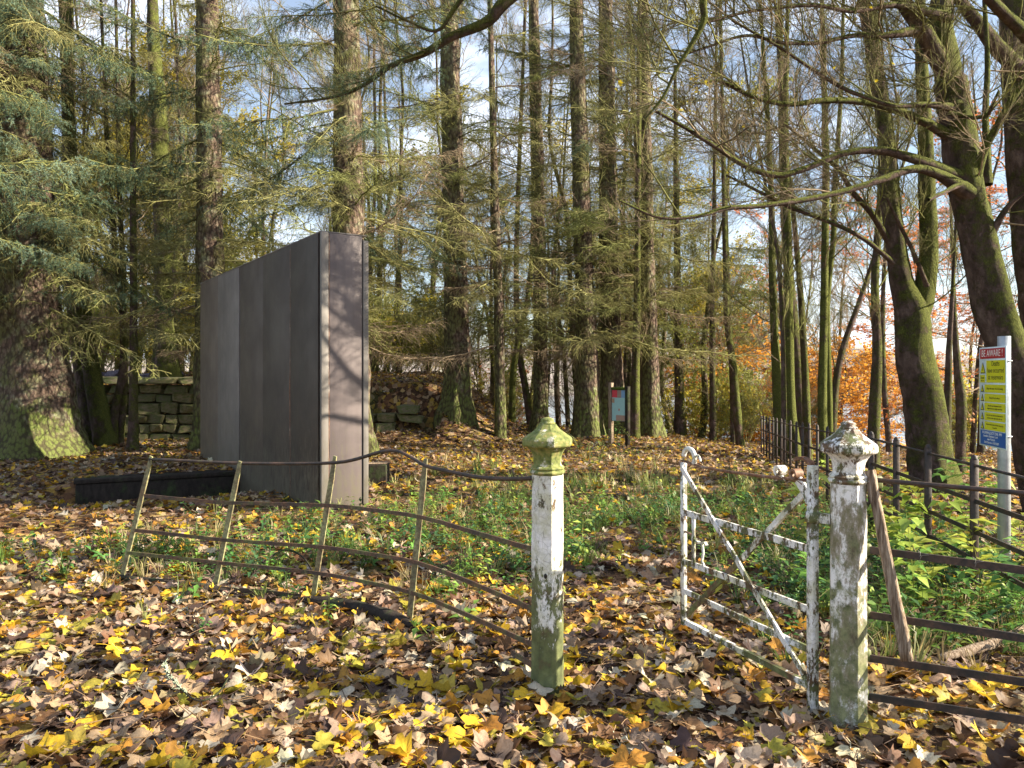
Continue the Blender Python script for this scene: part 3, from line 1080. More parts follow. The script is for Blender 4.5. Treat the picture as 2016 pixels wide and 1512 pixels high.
def add_limb(t, base, pp, d, mt, d2=None, name='limb', ns=9, twigs=8, var=None, tw=(.3, .8), seed=0, rough=.10):
    """a limb drawn through photo pixels at distance d..d2, child of tree t whose base is at `base`"""
    pts, ws = [], []
    d2 = d2 if d2 is not None else d
    for i, (px, py, w) in enumerate(pp):
        dd = d + (d2 - d) * i / (len(pp) - 1)
        pts.append(P(px, py, dd) - base)
        ws.append(w / 2 / F * dd)
    root = pts[0] + (pts[0] - pts[1]) / np.linalg.norm(pts[0] - pts[1]) * .16
    pts, ws = [root] + pts, [ws[0] * 1.15] + ws
    path = catmull(pts, 6)
    r = np.interp(np.linspace(0, len(ws) - 1, len(path)), np.arange(len(ws)), ws)
    a = np.arange(ns) / ns * 6.283
    R = np.array([[r[i] * (1 + rough * mnoise.noise(Vector((math.cos(b) * 2 + seed, math.sin(b) * 2, i * .5)))) for b in a] for i in range(len(path))])
    mb = MB()
    tube(mb, path, R, ns)
    lo = mb.build(name, mt, t)
    var = var or (BARE + BAREM)
    for j in range(int(twigs * 1.15)):
        k = R1.integers(len(path) // 5, len(path))
        dv = path[min(k, len(path) - 1)] - path[max(0, k - 1)]
        az = math.atan2(dv[1], dv[0]) + R1.choice([-1, 1]) * R1.uniform(.2, 1.1)
        put_bough(lo, var[R1.integers(len(var))], path[k], az, R1.uniform(-.25, .75), R1.uniform(*tw), 'twig', R1.normal(0, .6))
    return lo


# large forked tree
t, path, rr = px_tree('forked_tree', 'large mossy tree forking into two upright trunks left of the warning sign', 'tree',
                      [(1836, 880, 84), (1822, 800, 74), (1800, 700, 70), (1794, 610, 64), (1776, 560, 42), (1764, 480, 36), (1752, 380, 34), (1744, 260, 31), (1722, 120, 27), (1700, 0, 22)], 11.6, M_MOSS, 3, flare=.16, rough=.11, seed=61, ns=24)
fb = np.array(t.location)
add_limb(t, fb, [(1800, 640, 46), (1818, 580, 42), (1828, 500, 34), (1826, 400, 32), (1822, 280, 28), (1816, 160, 24), (1812, 40, 20), (1810, -60, 16)], 11.6, M_MOSSH, 11.5, ns=14, twigs=14)
add_limb(t, fb, [(1752, 480, 14), (1716, 420, 12), (1680, 380, 10), (1648, 330, 8), (1600, 290, 7), (1540, 240, 5)], 11.6, M_MOSS, 10.6, twigs=10)
add_limb(t, fb, [(1750, 510, 10), (1700, 470, 9), (1640, 440, 8), (1560, 410, 7), (1480, 370, 6), (1430, 345, 4)], 11.5, M_MOSSL, 10.8, twigs=8)
add_limb(t, fb, [(1818, 545, 10), (1800, 500, 8), (1770, 440, 7), (1746, 390, 5)], 11.3, M_MOSSL, 10.9, twigs=2)
for j in range(12):
    z = R1.uniform(4.5, path[-1, 2])
    put_bough(t, (BAREM + BARE)[R1.integers(7)], along(path, z), R1.uniform(0, 6.28), R1.uniform(0, 1.0), R1.uniform(.5, 1.2), 'branch', R1.normal(0, .5))

# big leaning tree at the right edge, with its long horizontal limbs
t, path, rr = px_tree('leaning_sycamore_tree', 'big leaning sycamore with long horizontal mossy limbs, behind the warning sign', 'tree',
                      [(2062, 950, 84), (2040, 850, 78), (2000, 720, 74), (1962, 620, 70), (1938, 520, 64), (1915, 430, 62), (1896, 340, 64), (1884, 240, 60), (1872, 160, 60)], 9.4, M_MOSS, 0, flare=.1, rough=.12, seed=71, ns=24)
bt = np.array(t.location)
add_limb(t, bt, [(1872, 190, 50), (1862, 110, 46), (1850, 40, 44), (1862, -60, 38), (1870, -240, 28), (1850, -460, 18)], 9.4, M_MOSS, 9.6, ns=16, twigs=12)
add_limb(t, bt, [(1864, 150, 36), (1828, 80, 34), (1790, 20, 30), (1740, -40, 24), (1660, -130, 18)], 9.4, M_MOSSL, 9.0, ns=12, twigs=10)
add_limb(t, bt, [(1884, 346, 26), (1835, 326, 22), (1790, 310, 19), (1730, 296, 16), (1660, 302, 13), (1590, 330, 12), (1530, 345, 12), (1470, 328, 11), (1410, 290, 9), (1350, 252, 8), (1290, 218, 6)], 9.3, M_MOSS, 8.2, twigs=12)
add_limb(t, bt, [(1894, 372, 32), (1850, 345, 20), (1800, 332, 17), (1740, 352, 14), (1670, 374, 12), (1590, 392, 11), (1500, 405, 10), (1430, 410, 9), (1380, 424, 8), (1300, 428, 7), (1220, 395, 4)], 9.25, M_MOSS, 8.0, twigs=10)
add_limb(t, bt, [(1884, 276, 26), (1820, 240, 17), (1750, 212, 14), (1690, 200, 13), (1620, 198, 12), (1550, 205, 10), (1480, 190, 8), (1420, 160, 7), (1370, 165, 5)], 9.4, M_MOSSH, 8.3, twigs=10)
add_limb(t, bt, [(1884, 212, 18), (1820, 206, 11), (1760, 208, 9), (1700, 190, 8), (1650, 168, 8), (1590, 130, 7), (1530, 90, 6), (1440, 40, 4)], 9.3, M_MOSS, 8.0, twigs=10)
add_limb(t, bt, [(1790, 62, 20), (1740, 70, 12), (1680, 70, 9), (1610, 84, 8), (1540, 84, 7), (1470, 70, 6), (1400, 90, 5), (1340, 110, 4)], 9.2, M_MOSSL, 8.0, twigs=12)
add_limb(t, bt, [(1850, 30, 20), (1760, 10, 12), (1680, 22, 9), (1600, 10, 8), (1480, 22, 6), (1380, 46, 5)], 9.2, M_MOSSL, 7.8, twigs=12)
add_limb(t, bt, [(1896, 228, 9), (1920, 232, 8), (1944, 226, 8), (1952, 210, 7), (1966, 180, 5)], 9.1, M_MOSSH, 8.8, twigs=1)
add_limb(t, bt, [(1920, 360, 20), (1936, 300, 16), (1962, 250, 14), (1990, 200, 13), (2030, 140, 10)], 9.3, M_MOSSH, 8.9, twigs=3)
add_limb(t, bt, [(1944, 340, 16), (1942, 280, 14), (1940, 220, 12), (1944, 120, 10), (1938, 0, 8)], 9.6, M_MOSS, 9.9, twigs=4)
add_limb(t, bt, [(1955, 455, 16), (1975, 420, 12), (1996, 395, 9), (2030, 370, 6)], 9.3, M_MOSSL, 9.0, twigs=3)
add_limb(t, bt, [(1915, 358, 15), (1884, 366, 11), (1858, 379, 8), (1828, 393, 7)], 9.35, M_MOSSL, 8.7, twigs=0)

t, path, rr = px_tree('sycamore_tree', 'thick mossy tree cut off by the right edge of the view behind the leaning sycamore', 'tree',
                      [(2110, 930, 90), (2080, 760, 80), (2050, 600, 74), (2030, 450, 70), (2014, 300, 66), (2008, 160, 60), (2000, 40, 54)], 10.8, M_MOSS, 4, flare=.1, rough=.11, seed=72, ns=20)
b2 = np.array(t.location)
add_limb(t, b2, [(2000, 130, 34), (1960, 90, 30), (1930, 50, 26), (1890, 0, 20), (1850, -80, 16)], 10.6, M_MOSSL, 10.2, ns=10, twigs=6)
add_limb(t, b2, [(2012, 60, 26), (1980, 30, 22), (1950, 0, 20), (1900, -60, 14)], 8.6, M_MOSSH, 8.2, ns=10, twigs=4)
for j in range(5):
    z = R1.uniform(4.5, path[-1, 2])
    put_bough(t, (BAREM + BARE)[R1.integers(7)], along(path, z), R1.uniform(0, 6.28), R1.uniform(0, 1.0), R1.uniform(.5, 1.2), 'branch', R1.normal(0, .5))

# the tree whose mossy boughs hang in from above (trunk stands right of the view)
base = PG(2700, 5.4)
pts = [base, base + (.0, .0, 2.), base + (-.15, .1, 4.), base + (-.5, .1, 6.), base + (-1.0, 0, 8.), base + (-1.2, 0, 10)]
t, path, rr = tree('overhanging_tree', 'tree whose long mossy boughs hang into the top of the view', 'tree', pts, [.26, .22, .2, .17, .12, .07], M_MOSS, seed=81, flare=.25, rough=.1)
b3 = np.array(t.location)
start = P(1700, -560, 5.0)


def from_trunk(z, pp, d, d2, **kw):
    p = along(path, z) + b3
    q = ((p[0]) / p[1] * F + CX, HY - (p[2] - CAMH) / p[1] * F)
    pts_, ws_ = [], []
    lo = [p - b3, ] + [P(px, py, d + (d2 - d) * i / (len(pp) - 1)) - b3 for i, (px, py, w) in enumerate(pp)]
    ww = [.075] + [w / 2 / F * d for (_, _, w) in pp]
    path_ = catmull(lo, 8)
    r = np.interp(np.linspace(0, len(ww) - 1, len(path_)), np.arange(len(ww)), ww)
    mb = MB()
    tube(mb, path_, r, 9)
    o = mb.build('limb', M_MOSSH, t)
    for j in range(kw.get('twigs', 8)):
        k = R1.integers(len(path_) // 3, len(path_))
        dv = path_[min(k, len(path_) - 1)] - path_[max(0, k - 1)]
        az = math.atan2(dv[1], dv[0]) + R1.choice([-1, 1]) * R1.uniform(.2, 1.0)
        put_bough(o, kw.get('var', BAREM)[R1.integers(len(kw.get('var', BAREM)))], path_[k], az, R1.uniform(-.5, .4), R1.uniform(.22, .55), 'twig', R1.normal(0, .6))


from_trunk(6.3, [(1500, -330, 40), (1180, -130, 34), (1010, -10, 28), (960, 42, 22), (890, 72, 18), (835, 105, 15), (770, 130, 11), (720, 165, 9), (660, 190, 6), (560, 205, 4)], 6.4, 6.9, twigs=26, var=BAREM + FINE + LIVE[:1])
from_trunk(5.8, [(1640, -360, 30), (1480, -160, 22), (1392, -20, 16), (1386, 40, 13), (1360, 90, 10), (1330, 140, 8), (1306, 190, 6), (1270, 235, 4)], 5.2, 5.4, twigs=10)
from_trunk(6.6, [(1500, -400, 26), (1180, -220, 20), (980, -90, 14), (900, 10, 10), (860, 60, 7), (800, 40, 5), (740, 12, 4)], 6.0, 6.4, twigs=8, var=BAREM + LIVE[:1])

# trees out of view on the sunny side, which break up the light on the ground
for (x, y, hh, lab) in ((10.5, 1.6, 9, 'bare tree standing on the sunny side beyond the right fence'), (17, 6.2, 10, 'bare tree farther off on the sunny side of the gate')):
    p0 = np.array([x, y, float(gz(x, y))])
    t, path, rr = tree('bare_tree', lab, 'tree', [p0, p0 + (.2, .1, hh * .4), p0 + (.1, -.2, hh * .75), p0 + (.3, 0, hh)], [.2, .17, .12, .04], M_MOSS, seed=int(x * 3), flare=.3)
    for j in range(13):
        z = R1.uniform(1.8, hh)
        put_bough(t, BARE[R1.integers(4)], along(path, z), R1.uniform(0, 6.28), R1.uniform(0, 1.0), R1.uniform(.6, 1.5), 'branch', R1.normal(0, .5))

# ------------------------------------------------------------------ woodland behind, kind by kind
R2 = np.random.default_rng(202)
BGK = [
    ('spruce_tree', 'slim twiggy background spruce', 'distant twiggy spruces', M_SPRUCE, DEADT, 22, (.6, 1.3), (-.3, .4), .11),
    ('bare_tree', 'thin bare background tree', 'distant bare trees', M_MOSSL, BARE + BAREM, 27, (.6, 1.4), (.1, 1.1), .08),
    ('yellow_tree', 'background tree with yellow-green leaves', 'distant yellow-green trees', M_MOSSL, YEL + OLI, 30, (.6, 1.3), (-.1, .9), .08),
    ('orange_beech_tree', 'background beech with orange leaves', 'orange beeches on the slope', M_MOSSL, ORA, 34, (.7, 1.5), (-.3, .4), .12),
    ('red_beech_tree', 'background beech with red-brown leaves', 'red-brown beeches on the slope', M_MOSSL, RED, 26, (.7, 1.4), (-.2, .5), .10),
    ('green_conifer_tree', 'olive green background conifer', 'distant olive green conifers', M_SPRUCE, OLI + YEL[:1] + DEADT[:2] + LIVED[:1], 34, (.6, 1.2), (-.4, .3), .12),
]
TRUNKS = {}
for kd in range(6):
    for v in range(3):
        rg = np.random.default_rng(300 + kd * 5 + v)
        H = 15
        zz = np.linspace(0, H, 8)
        pts = np.stack([np.cumsum(rg.normal(0, .16, 8)), np.cumsum(rg.normal(0, .16, 8)), zz], -1)
        pts -= pts[0]
        TRUNKS[kd, v] = trunk_mesh(np.concatenate([pts[:1] - (0, 0, 1.), pts]), np.concatenate([[BGK[kd][8]], np.linspace(BGK[kd][8], .02, 8)]), 9, .3, .08, kd + v, BGK[kd][3], seg=.3)


LAND = [(66, 'giant spruce'), (196, 'slanting mossy pair'), (262, 'straight lichened stem'), (326, 'terrace beech'), (414, 'spruce at the far monolith edge'), (510, 'middle of the monolith top'), (600, 'near monolith corner'), (690, 'spruce behind the monolith'),
        (760, 'bare gap beside the monolith'), (900, 'mossy-rooted spruce'), (984, 'thin pink-footed spruce'), (1063, 'pale lichened spruce'), (1155, 'reddish sunlit spruce'), (1205, 'information board'), (1283, 'mossy-flared spruce'), (1338, 'broken grey stem'),
        (1404, 'slender trackside stem'), (1450, 'curving peeled stem'), (1533, 'leftmost clump stem'), (1580, 'mossy stem clump'), (1628, 'parallel mossy stems'), (1720, 'dark forked stem'), (1800, 'large forked tree'), (1880, 'thin stems by the sign'), (1960, 'warning sign'), (2040, 'leaning sycamore')]
USED = {}


def bg_label(lab, px, d):
    q, nm_ = min(LAND, key=lambda a: abs(a[0] - px))
    side = 'directly beyond' if abs(px - q) < 10 else ('just left of' if px < q else 'just right of')
    far = 'nearer ' if d < 27 else ('farther ' if d > 33 else '')
    s_ = '%s%s %s the %s' % (far, lab, side, nm_)
    two = sorted(sorted(LAND, key=lambda a: abs(a[0] - px))[:2])
    alts = [s_, '%s%s between the %s and the %s' % (far, lab, two[0][1], two[1][1]), '%s%s a little %s the %s' % (far, lab, 'left of' if px < q else 'right of', nm_)]
    for a in alts:
        if a not in USED and len(a.split()) <= 16:
            s_ = a
            break
    USED[s_] = 1
    return s_


def bg_tree(kd, px, d, hs=1., zlo=1.2, nmul=1.):
    nm, lab, grp, mt, var, n, sc, tl, r = BGK[kd]
    v = R2.integers(3)
    p = PG(px, d)
    t = thing(nm, bg_label(lab, px, d), 'tree', p, R2.uniform(0, 6.28), grp)
    me, path, rr = TRUNKS[kd, v]
    link('trunk', me, t, scale=(1, 1, hs))
    ztop = path[-1, 2]
    cut = (CAMH + (HY + 60) / F * d - p[2]) / hs + .8        # a little above the top of the view
    ztop = min(ztop, cut)
    zup = max(0, (-p[2]) / hs + .8) if kd in (0, 1, 5) else 0
    for i in range(int(n * nmul)):
        z = R2.uniform(zlo + zup, max(ztop, zlo + zup + 1))
        q = along(path, z).copy()
        q[2] *= hs
        put_bough(t, var[R2.integers(len(var))], q, R2.uniform(0, 6.28), R2.uniform(*tl), R2.uniform(*sc), 'bough' if kd in (0, 5) else 'branch', R2.normal(0, .4))
    return t


def ok_spot(px, d):
    x = (px - CX) / F * d
    return all((x - a) ** 2 + (d - b) ** 2 > .8 for a, b in TREES)


for i in range(46):
    px, d = R2.uniform(-80, 1380), R2.uniform(22.5, 40)
    if ok_spot(px, d):
        bg_tree(int(R2.choice([0, 0, 1, 1])), px, d, R2.uniform(.8, 1.1), nmul=.9)
for i in range(34):
    px, d = R2.uniform(-60, 1420), R2.uniform(22, 44)
    if ok_spot(px, d):
        bg_tree(1, px, d, R2.uniform(.7, 1.1), nmul=.4)
for i in range(15):
    px, d = R2.uniform(1330, 2060), R2.uniform(20, 40)
    if ok_spot(px, d):
        bg_tree(1 if i % 3 else 0, px, d, R2.uniform(.7, 1.0), nmul=.7)
for px, d in ((150, 24), (230, 27), (350, 25), (60, 28), (290, 31), (400, 30), (490, 33)):
    bg_tree(2, px, d, .62, .4, 1.2)
for px, d in ((1180, 30), (1330, 27), (1380, 31), (1425, 36), (1240, 34), (980, 31), (1290, 24.5), (1100, 27), (840, 33), (760, 29), (1380, 24.5)):
    bg_tree(5, px, d, .7, 1.5, 1.0)
for px, d, hs in ((1450, 31, .40), (1545, 32, .46), (1650, 31, .42), (1700, 34, .5), (1600, 28.5, .36), (1500, 27.5, .30)):
    bg_tree(3, px, d, hs, .5, .8)
for px, d, hs in ((1510, 31, .8), (1820, 27, .75), (1900, 32, .9), (985, 36, .3), (960, 38, .3), (1930, 22, .7)):
    bg_tree(4, px, d, hs, 1., .9)

def shrub(px, d, kind, sc):
    p = PG(px, d)
    nm, lab, var, g = (('bare_shrub', 'low bare twiggy shrub', BAREM + BARE, 'bare shrubs at the edge of the wood'), ('yellow_shrub', 'low shrub with yellow-green leaves', YEL + OLI, 'yellow-green shrubs at the edge of the wood'))[kind]
    t = thing(nm, bg_label(lab, px, d), 'shrub', p, 0, g)
    for i in range(9):
        put_bough(t, var[R2.integers(len(var))], (R2.normal(0, .12), R2.normal(0, .12), -.05), R2.uniform(0, 6.28), R2.uniform(.5, 1.35), R2.uniform(.6, 1.1) * sc, 'branch')


for i in range(34):
    px, d = R2.uniform(720, 2030), R2.uniform(22.5, 31)
    if ok_spot(px, d):
        shrub(px, d, int(R2.random() < .35), R2.uniform(.7, 1.25))
for i in range(16):
    px, d = R2.uniform(-40, 900), R2.uniform(21.5, 30)
    if ok_spot(px, d):
        shrub(px, d, int(R2.random() < .6), R2.uniform(.7, 1.2))

# ------------------------------------------------------------------ dark monolith
A, Bp, Cc = np.array([-2.19, 8.9]), np.array([-1.738, 9.207]), np.array([-5.65, 14.0])
HT = 3.25


def slab(mb, p0, p1, nrm, t0, t1, z0, z1, c=None):
    """upright plate from p0 to p1 in plan, from offset t0 to t1 along nrm"""
    q = [p0 + nrm * t0, p1 + nrm * t0, p1 + nrm * t1, p0 + nrm * t1]
    v = [(*a, z0) for a in q] + [(*a, z1) for a in q]
    mb.add(v, None, BOXF, c)
    return mb


def bevelled(o, w=.006, seg=2):
    recalc(o.data)
    md = o.modifiers.new('bevel', 'BEVEL')
    md.width = w
    md.segments = seg
    md.limit_method = 'ANGLE'
    return o


M_CORE = NT('dark_gap_lining', rough=.9).done((.012, .010, .009))
mono = thing('monolith', 'tall dark bronze-clad slab monument with vertical panels and sunlit mauve-grey narrow end', 'monument', (A[0], A[1], 0))
mo = np.array([A[0], A[1]])
uAC = (Cc - A) / np.linalg.norm(Cc - A)
LAC = np.linalg.norm(Cc - A)
uAB = (Bp - A) / np.linalg.norm(Bp - A)
nAC = np.array([uAC[1], -uAC[0]])
if nAC[0] > 0:
    nAC = -nAC
nAB = -uAC
WID = np.linalg.norm(Bp - A)
b = MB()
core = [A + uAC * .03 + uAB * .03, A + uAC * .03 + uAB * (WID - .03), Cc + uAB * (WID - .03), Cc + uAB * .03]
core = [q - mo for q in core]
b.add([(*q, -.45) for q in core] + [(*q, HT - .02) for q in core], None, BOXF)
bevelled(b.build('core', M_CORE, mono))
ts = [0.012, .1766, .372, .57, .785, 1.0]
for i in range(5):
    g0, g1 = ts[i] * LAC + .011, ts[i + 1] * LAC - .011
    b = MB()
    slab(b, uAC * g0, uAC * g1, nAC, -.01 + .003 * (i % 2), .027 - .006 * (i % 3), -.42, HT - .004 * (i % 2))
    o = bevelled(b.build('panel', M_PANEL_D[4 - i], mono), .004)
# torn seam between the first two panels
b = MB()
pts = [(*(uAC * (ts[1] * LAC) + nAC * .022), z) for z in np.linspace(-.3, HT - .05, 30)]
pts = np.array(pts) + RNG.normal(0, .003, (30, 3))
tube(b, pts, [.005 + .009 * math.exp(-((z - 1.25) / .35) ** 2) for z in np.linspace(-.3, HT - .05, 30)], 5)
b.build('rusty_seam', M_RUST, mono)
# narrow end
b = MB()
slab(b, uAB * .075, uAB * (WID - .060), nAB, -.02, .012, -.42, HT - .002)
bevelled(b.build('end_panel', M_PANEL_L, mono), .004)
b = MB()
slab(b, uAB * -.026, uAB * .062, nAB, -.02, .030, -.42, HT + .006)
bevelled(b.build('corner_strip', M_STRIP, mono), .004)
b = MB()
pts = np.array([(*(uAB * .069 + nAB * .016), z) for z in np.linspace(-.3, HT - .01, 40)]) + RNG.normal(0, .002, (40, 3))
tube(b, pts, RNG.uniform(.003, .007, 40), 5)
b.build('rusty_seam', M_RUST, mono)
b = MB()
slab(b, uAB * (WID - .055), uAB * (WID + .012), nAB, -.02, .028, -.42, HT - .05)
bevelled(b.build('corner_strip', M_STRIP, mono), .004)
b = MB()
for z in np.arange(1.9, HT - .08, .035):     # slanting tool marks of the right strip
    p = uAB * (WID - .045) + nAB * .030
    q = uAB * (WID + .006) + nAB * .030
    tube(b, [(*p, z), (*q, z + .03)], .0035, 4)
b.build('strip_ridges', M_STRIP, mono, kind='stuff')
b = MB()
q = [A - uAB * .02 + nAB * .0 + uAC * .0, A + uAB * (WID), Cc + uAB * WID, Cc - uAB * .02]
q = [k - mo for k in q]
b.add([(*k, HT + .003) for k in q] + [(*k, HT + .018) for k in q], None, BOXF)
b.build('top_sheet', M_STRIP, mono)

# low dark kerb left of the monolith and the stub right of it
kb = thing('low_kerb', 'low black mossy timber-like kerb running left from the monolith', 'kerb', (*PL0, 0))
b = MB()
end = PL1 + _pd * .45 - PL0
q = [np.zeros(2), end, end + _pn * .33, _pn * .33]
b.add([(*k, -.5) for k in q] + [(*k, .06) for k in q], None, BOXF)
bevelled(b.build('body', M_DARKW, kb), .02)
b = MB()
q = [-_pd * .02 - _pn * .02, end - _pn * .02, end + _pn * .36, -_pd * .02 + _pn * .36]
b.add([(*k, .062) for k in q] + [(*k, .125) for k in q], None, BOXF)
bevelled(b.build('cap', M_DARKW, kb), .012)
b = MB()
tag(None or bevelled(bbox_bev(b, (-.42, -.16, -.3), (.42, .16, .22), .01).build('timber_stub', M_DARKW, None), .004), 'short dark timber stub with pale top sticking out right of the monolith', 'timber').location = (-2.32, 11.8, .02)
b = MB()
bbox_bev(b, (-.30, -.06, 0), (.30, .06, .025), .004)
o = tag(b.build('plank', M_WOOD), 'pale orange plank lying on the dark stub right of the monolith', 'plank')
o.location = (-2.2, 11.75, .245)

# ------------------------------------------------------------------ gateposts


def octo_ring(r, z, rot, ns=8):
    a = np.arange(ns) / ns * 2 * math.pi + rot
    return np.stack([np.cos(a) * r, np.sin(a) * r, np.full(ns, z)], -1)


def gatepost(px, d, label, mats, rot):
    p = PG(px, d)
    t = thing('gatepost', label, 'gatepost', (p[0], p[1], 0))

    def lathe(name, prof, mat, rough=0, rotx=rot):
        rings = np.concatenate([octo_ring(r / math.cos(math.pi / 8), z, rotx) for r, z in prof])
        n = len(prof)
        i = np.arange(n - 1)[:, None] * 8
        j = np.arange(8)[None]
        k = (j + 1) % 8
        F4 = np.stack([i + j, i + k, i + 8 + k, i + 8 + j], -1).reshape(-1, 4)
        rings = rings + RNG.normal(0, .0009 if name == 'shaft' else .0003, rings.shape)
        V = np.concatenate([rings, [(0, 0, prof[0][1])], [(0, 0, prof[-1][1])]])
        q = np.arange(8)
        F3 = np.concatenate([np.stack([(q + 1) % 8, q, np.full(8, n * 8)], -1), np.stack([q + (n - 1) * 8, (q + 1) % 8 + (n - 1) * 8, np.full(8, n * 8 + 1)], -1)])
        o = MB().add(V, F3, F4).build(name, mat, t, smooth=False)
        md = o.modifiers.new('bevel', 'BEVEL')
        md.width = .002
        md.segments = 2
        return o
    zs = np.concatenate([[-.3], np.linspace(0, 1.002, 18)])
    lathe('shaft', [(.079 + (.004 if z < .03 else 0) - .003 * z + RNG.normal(0, .0006), z) for z in zs], mats[0])
    lathe('collar', [(.074, 1.000), (.084, 1.006), (.088, 1.014), (.083, 1.020), (.078, 1.024), (.084, 1.030), (.080, 1.037), (.072, 1.041)], mats[1])
    lathe('neck', [(.071, 1.040), (.067, 1.052), (.067, 1.070), (.071, 1.090), (.079, 1.108), (.091, 1.122), (.099, 1.129)], mats[1])
    lathe('cap', [(.102, 1.128), (.117, 1.133), (.121, 1.140), (.121, 1.162), (.117, 1.170), (.098, 1.184), (.076, 1.198), (.058, 1.212), (.048, 1.224), (.043, 1.232)], mats[1])
    prof = [(.034, 1.230), (.041, 1.234), (.040, 1.240), (.032, 1.243), (.035, 1.250), (.031, 1.257), (.019, 1.262), (.004, 1.265)]
    b = MB()
    pr = np.array([(r, z) for r, z in prof])
    a = np.arange(16) / 16 * 6.2832
    V = np.concatenate([np.stack([np.cos(a) * r, np.sin(a) * r, np.full(16, z)], -1) for r, z in prof])
    i = np.arange(len(prof) - 1)[:, None] * 16
    j = np.arange(16)[None]
    k = (j + 1) % 16
    b.add(V, None, np.stack([i + j, i + k, i + 16 + k, i + 16 + j], -1).reshape(-1, 4))
    b.build('knob', mats[1], t)
    return t


# heights of the profile are stretched to the photo's: foot 0, tip 1.385
def stretch(t, H=1.385):
    for c in t.children:
        c.scale = (1, 1, H / 1.264)
    return t


M_CAPG = (lambda k: k.done(k.mix(k.ramp(k.noise(14, 8, .75), [(.36, 0), (.44, 1)]), (.56, .54, .46), k.ramp(k.noise(40, 6), [(.3, (.05, .06, .02)), (.5, (.15, .18, .05)), (.75, (.30, .24, .10))])), k.noise(40, 6), .8, .005))(NT('algae_covered_cap', rough=.8))
lp = stretch(gatepost(1078, 3.9, 'left octagonal white gatepost with green algae-covered cap', (M_PAINT, M_CAPG), rad(-78)))
b = MB()
tube(b, [(0, 0, 0), (0, .01, 0)], .008, 10, cap=True)
o = b.build('bolt_hole_disc', flat('hole_shade_black', (.006, .005, .005)), lp)  # black disc: the shade inside the hole put into its colour
o.location = (-.014, -.0795, .60)
o.scale = (1, 1, 1.7)
rp = stretch(gatepost(1670, 3.58, 'right octagonal gatepost with grimy peeling white shaft and white cap', (M_GPAINT, M_CAPW), rad(-86)))
# lugs on the right side of the right post
for z, w in ((1.10, .085), (.79, .03), (.50, .03), (.30, .03), (.12, .02)):
    b = MB()
    bbox_bev(b, (.07, -.022, -.028), (.07 + w, .022, .028), .008, .002, RNG)
    o = b.build('lug', M_PAINT, rp)
    recalc(o.data)
    o.location = (0, 0, z)

# ------------------------------------------------------------------ gate
HG = np.array([(1600 - CX) / F * 3.66, 3.66])
LG = np.array([(1346 - CX) / F * 4.74, 4.74])
M_RUSTG = mat_iron('mossy_rusty_brace', (.09, .05, .03), (.20, .12, .07), (.14, .17, .05), .6)
uG = (LG - HG) / np.linalg.norm(LG - HG)
LEN = np.linalg.norm(LG - HG)
gate = thing('iron_gate', 'rusty white wrought iron gate standing open with crossed diagonal braces', 'gate', (*HG, 0), math.atan2(uG[1], uG[0]))


def gbar(name, pts, r=None, sq=None, mat=M_GATE, ns=4, parent=gate):
    b = MB()
    pts = np.asarray([(u, o, z) for u, o, z in pts], float)
    if sq is None:
        tube(b, pts, r, max(ns, 8), cap=True)
    else:
        tube(b, pts, 1., 4, cap=True, twist=math.pi / 4, sq=(sq[0] * 1.414, sq[1] * 1.414))
    o = b.build(name, mat, parent, smooth=sq is None)
    return o


def fbar(mbp, p, q, h, t, nseg=6, jit=.0015):
    """flat bar between p and q (local), h tall, t thick"""
    p, q = np.array(p, float), np.array(q, float)
    n = nseg + 1
    pts = p + (q - p) * np.linspace(0, 1, n)[:, None] + RNG.normal(0, jit, (n, 3)) * np.array([0, 1, 1])
    d = (q - p) / np.linalg.norm(q - p)
    side = np.cross(d, [0, 0, 1.])
    side /= np.linalg.norm(side)
    up = np.cross(side, d)
    V = []
    for c in pts:
        for a, b_ in ((-1, -1), (1, -1), (1, 1), (-1, 1)):
            V.append(c + side * a * t / 2 + up * b_ * h / 2)
    i = np.arange(n - 1)[:, None] * 4
    j = np.arange(4)[None]
    k = (j + 1) % 4
    F4 = np.stack([i + j, i + k, i + 4 + k, i + 4 + j], -1).reshape(-1, 4).tolist()
    F4 += [[3, 2, 1, 0], [(n - 1) * 4 + s for s in range(4)]]
    mbp.add(V, None, F4)
    return mbp


def gflat(name, p, q, h, t, mat=M_GATE, parent=None, nseg=8):
    b = MB()
    fbar(b, p, q, h, t, nseg)
    o = b.build(name, mat, parent if parent is not None else gate, smooth=False)
    recalc(o.data)
    return o


b = MB()
bbox_bev(b, (-.021, -.021, -.1), (.021, .021, 1.17), .004)
o = b.build('hinge_stile', M_GATE, gate)
recalc(o.data)
b = MB()
bbox_bev(b, (LEN - .016, -.016, .06), (LEN + .016, .016, 1.06), .004)
o = b.build('latch_stile', M_GATE, gate)
recalc(o.data)
for z0, z1, h in ((.765, .755, .036), (.478, .455, .034), (.285, .270, .032)):
    gflat('rail', (.02, 0, z0), (LEN - .015, 0, z1), h, .013)
gflat('bottom_rail', (.02, 0, .115), (LEN - .012, 0, .085), .030, .026)
gflat('brace', (.04, .018, .165), (LEN - .012, .018, 1.03), .030, .012)
gflat('brace', (.05, -.018, 1.05), (LEN * .5, -.018, .60), .030, .016)
gflat('brace', (LEN * .5, -.018, .60), (LEN - .012, -.018, .125), .030, .016, M_RUSTG)
gbar('top_rod', [(.03, 0, 1.095), (LEN * .3, 0, 1.072), (LEN * .6, 0, 1.058), (LEN * .83, 0, 1.055), (LEN, 0, 1.07)], .0085, mat=M_RUST)
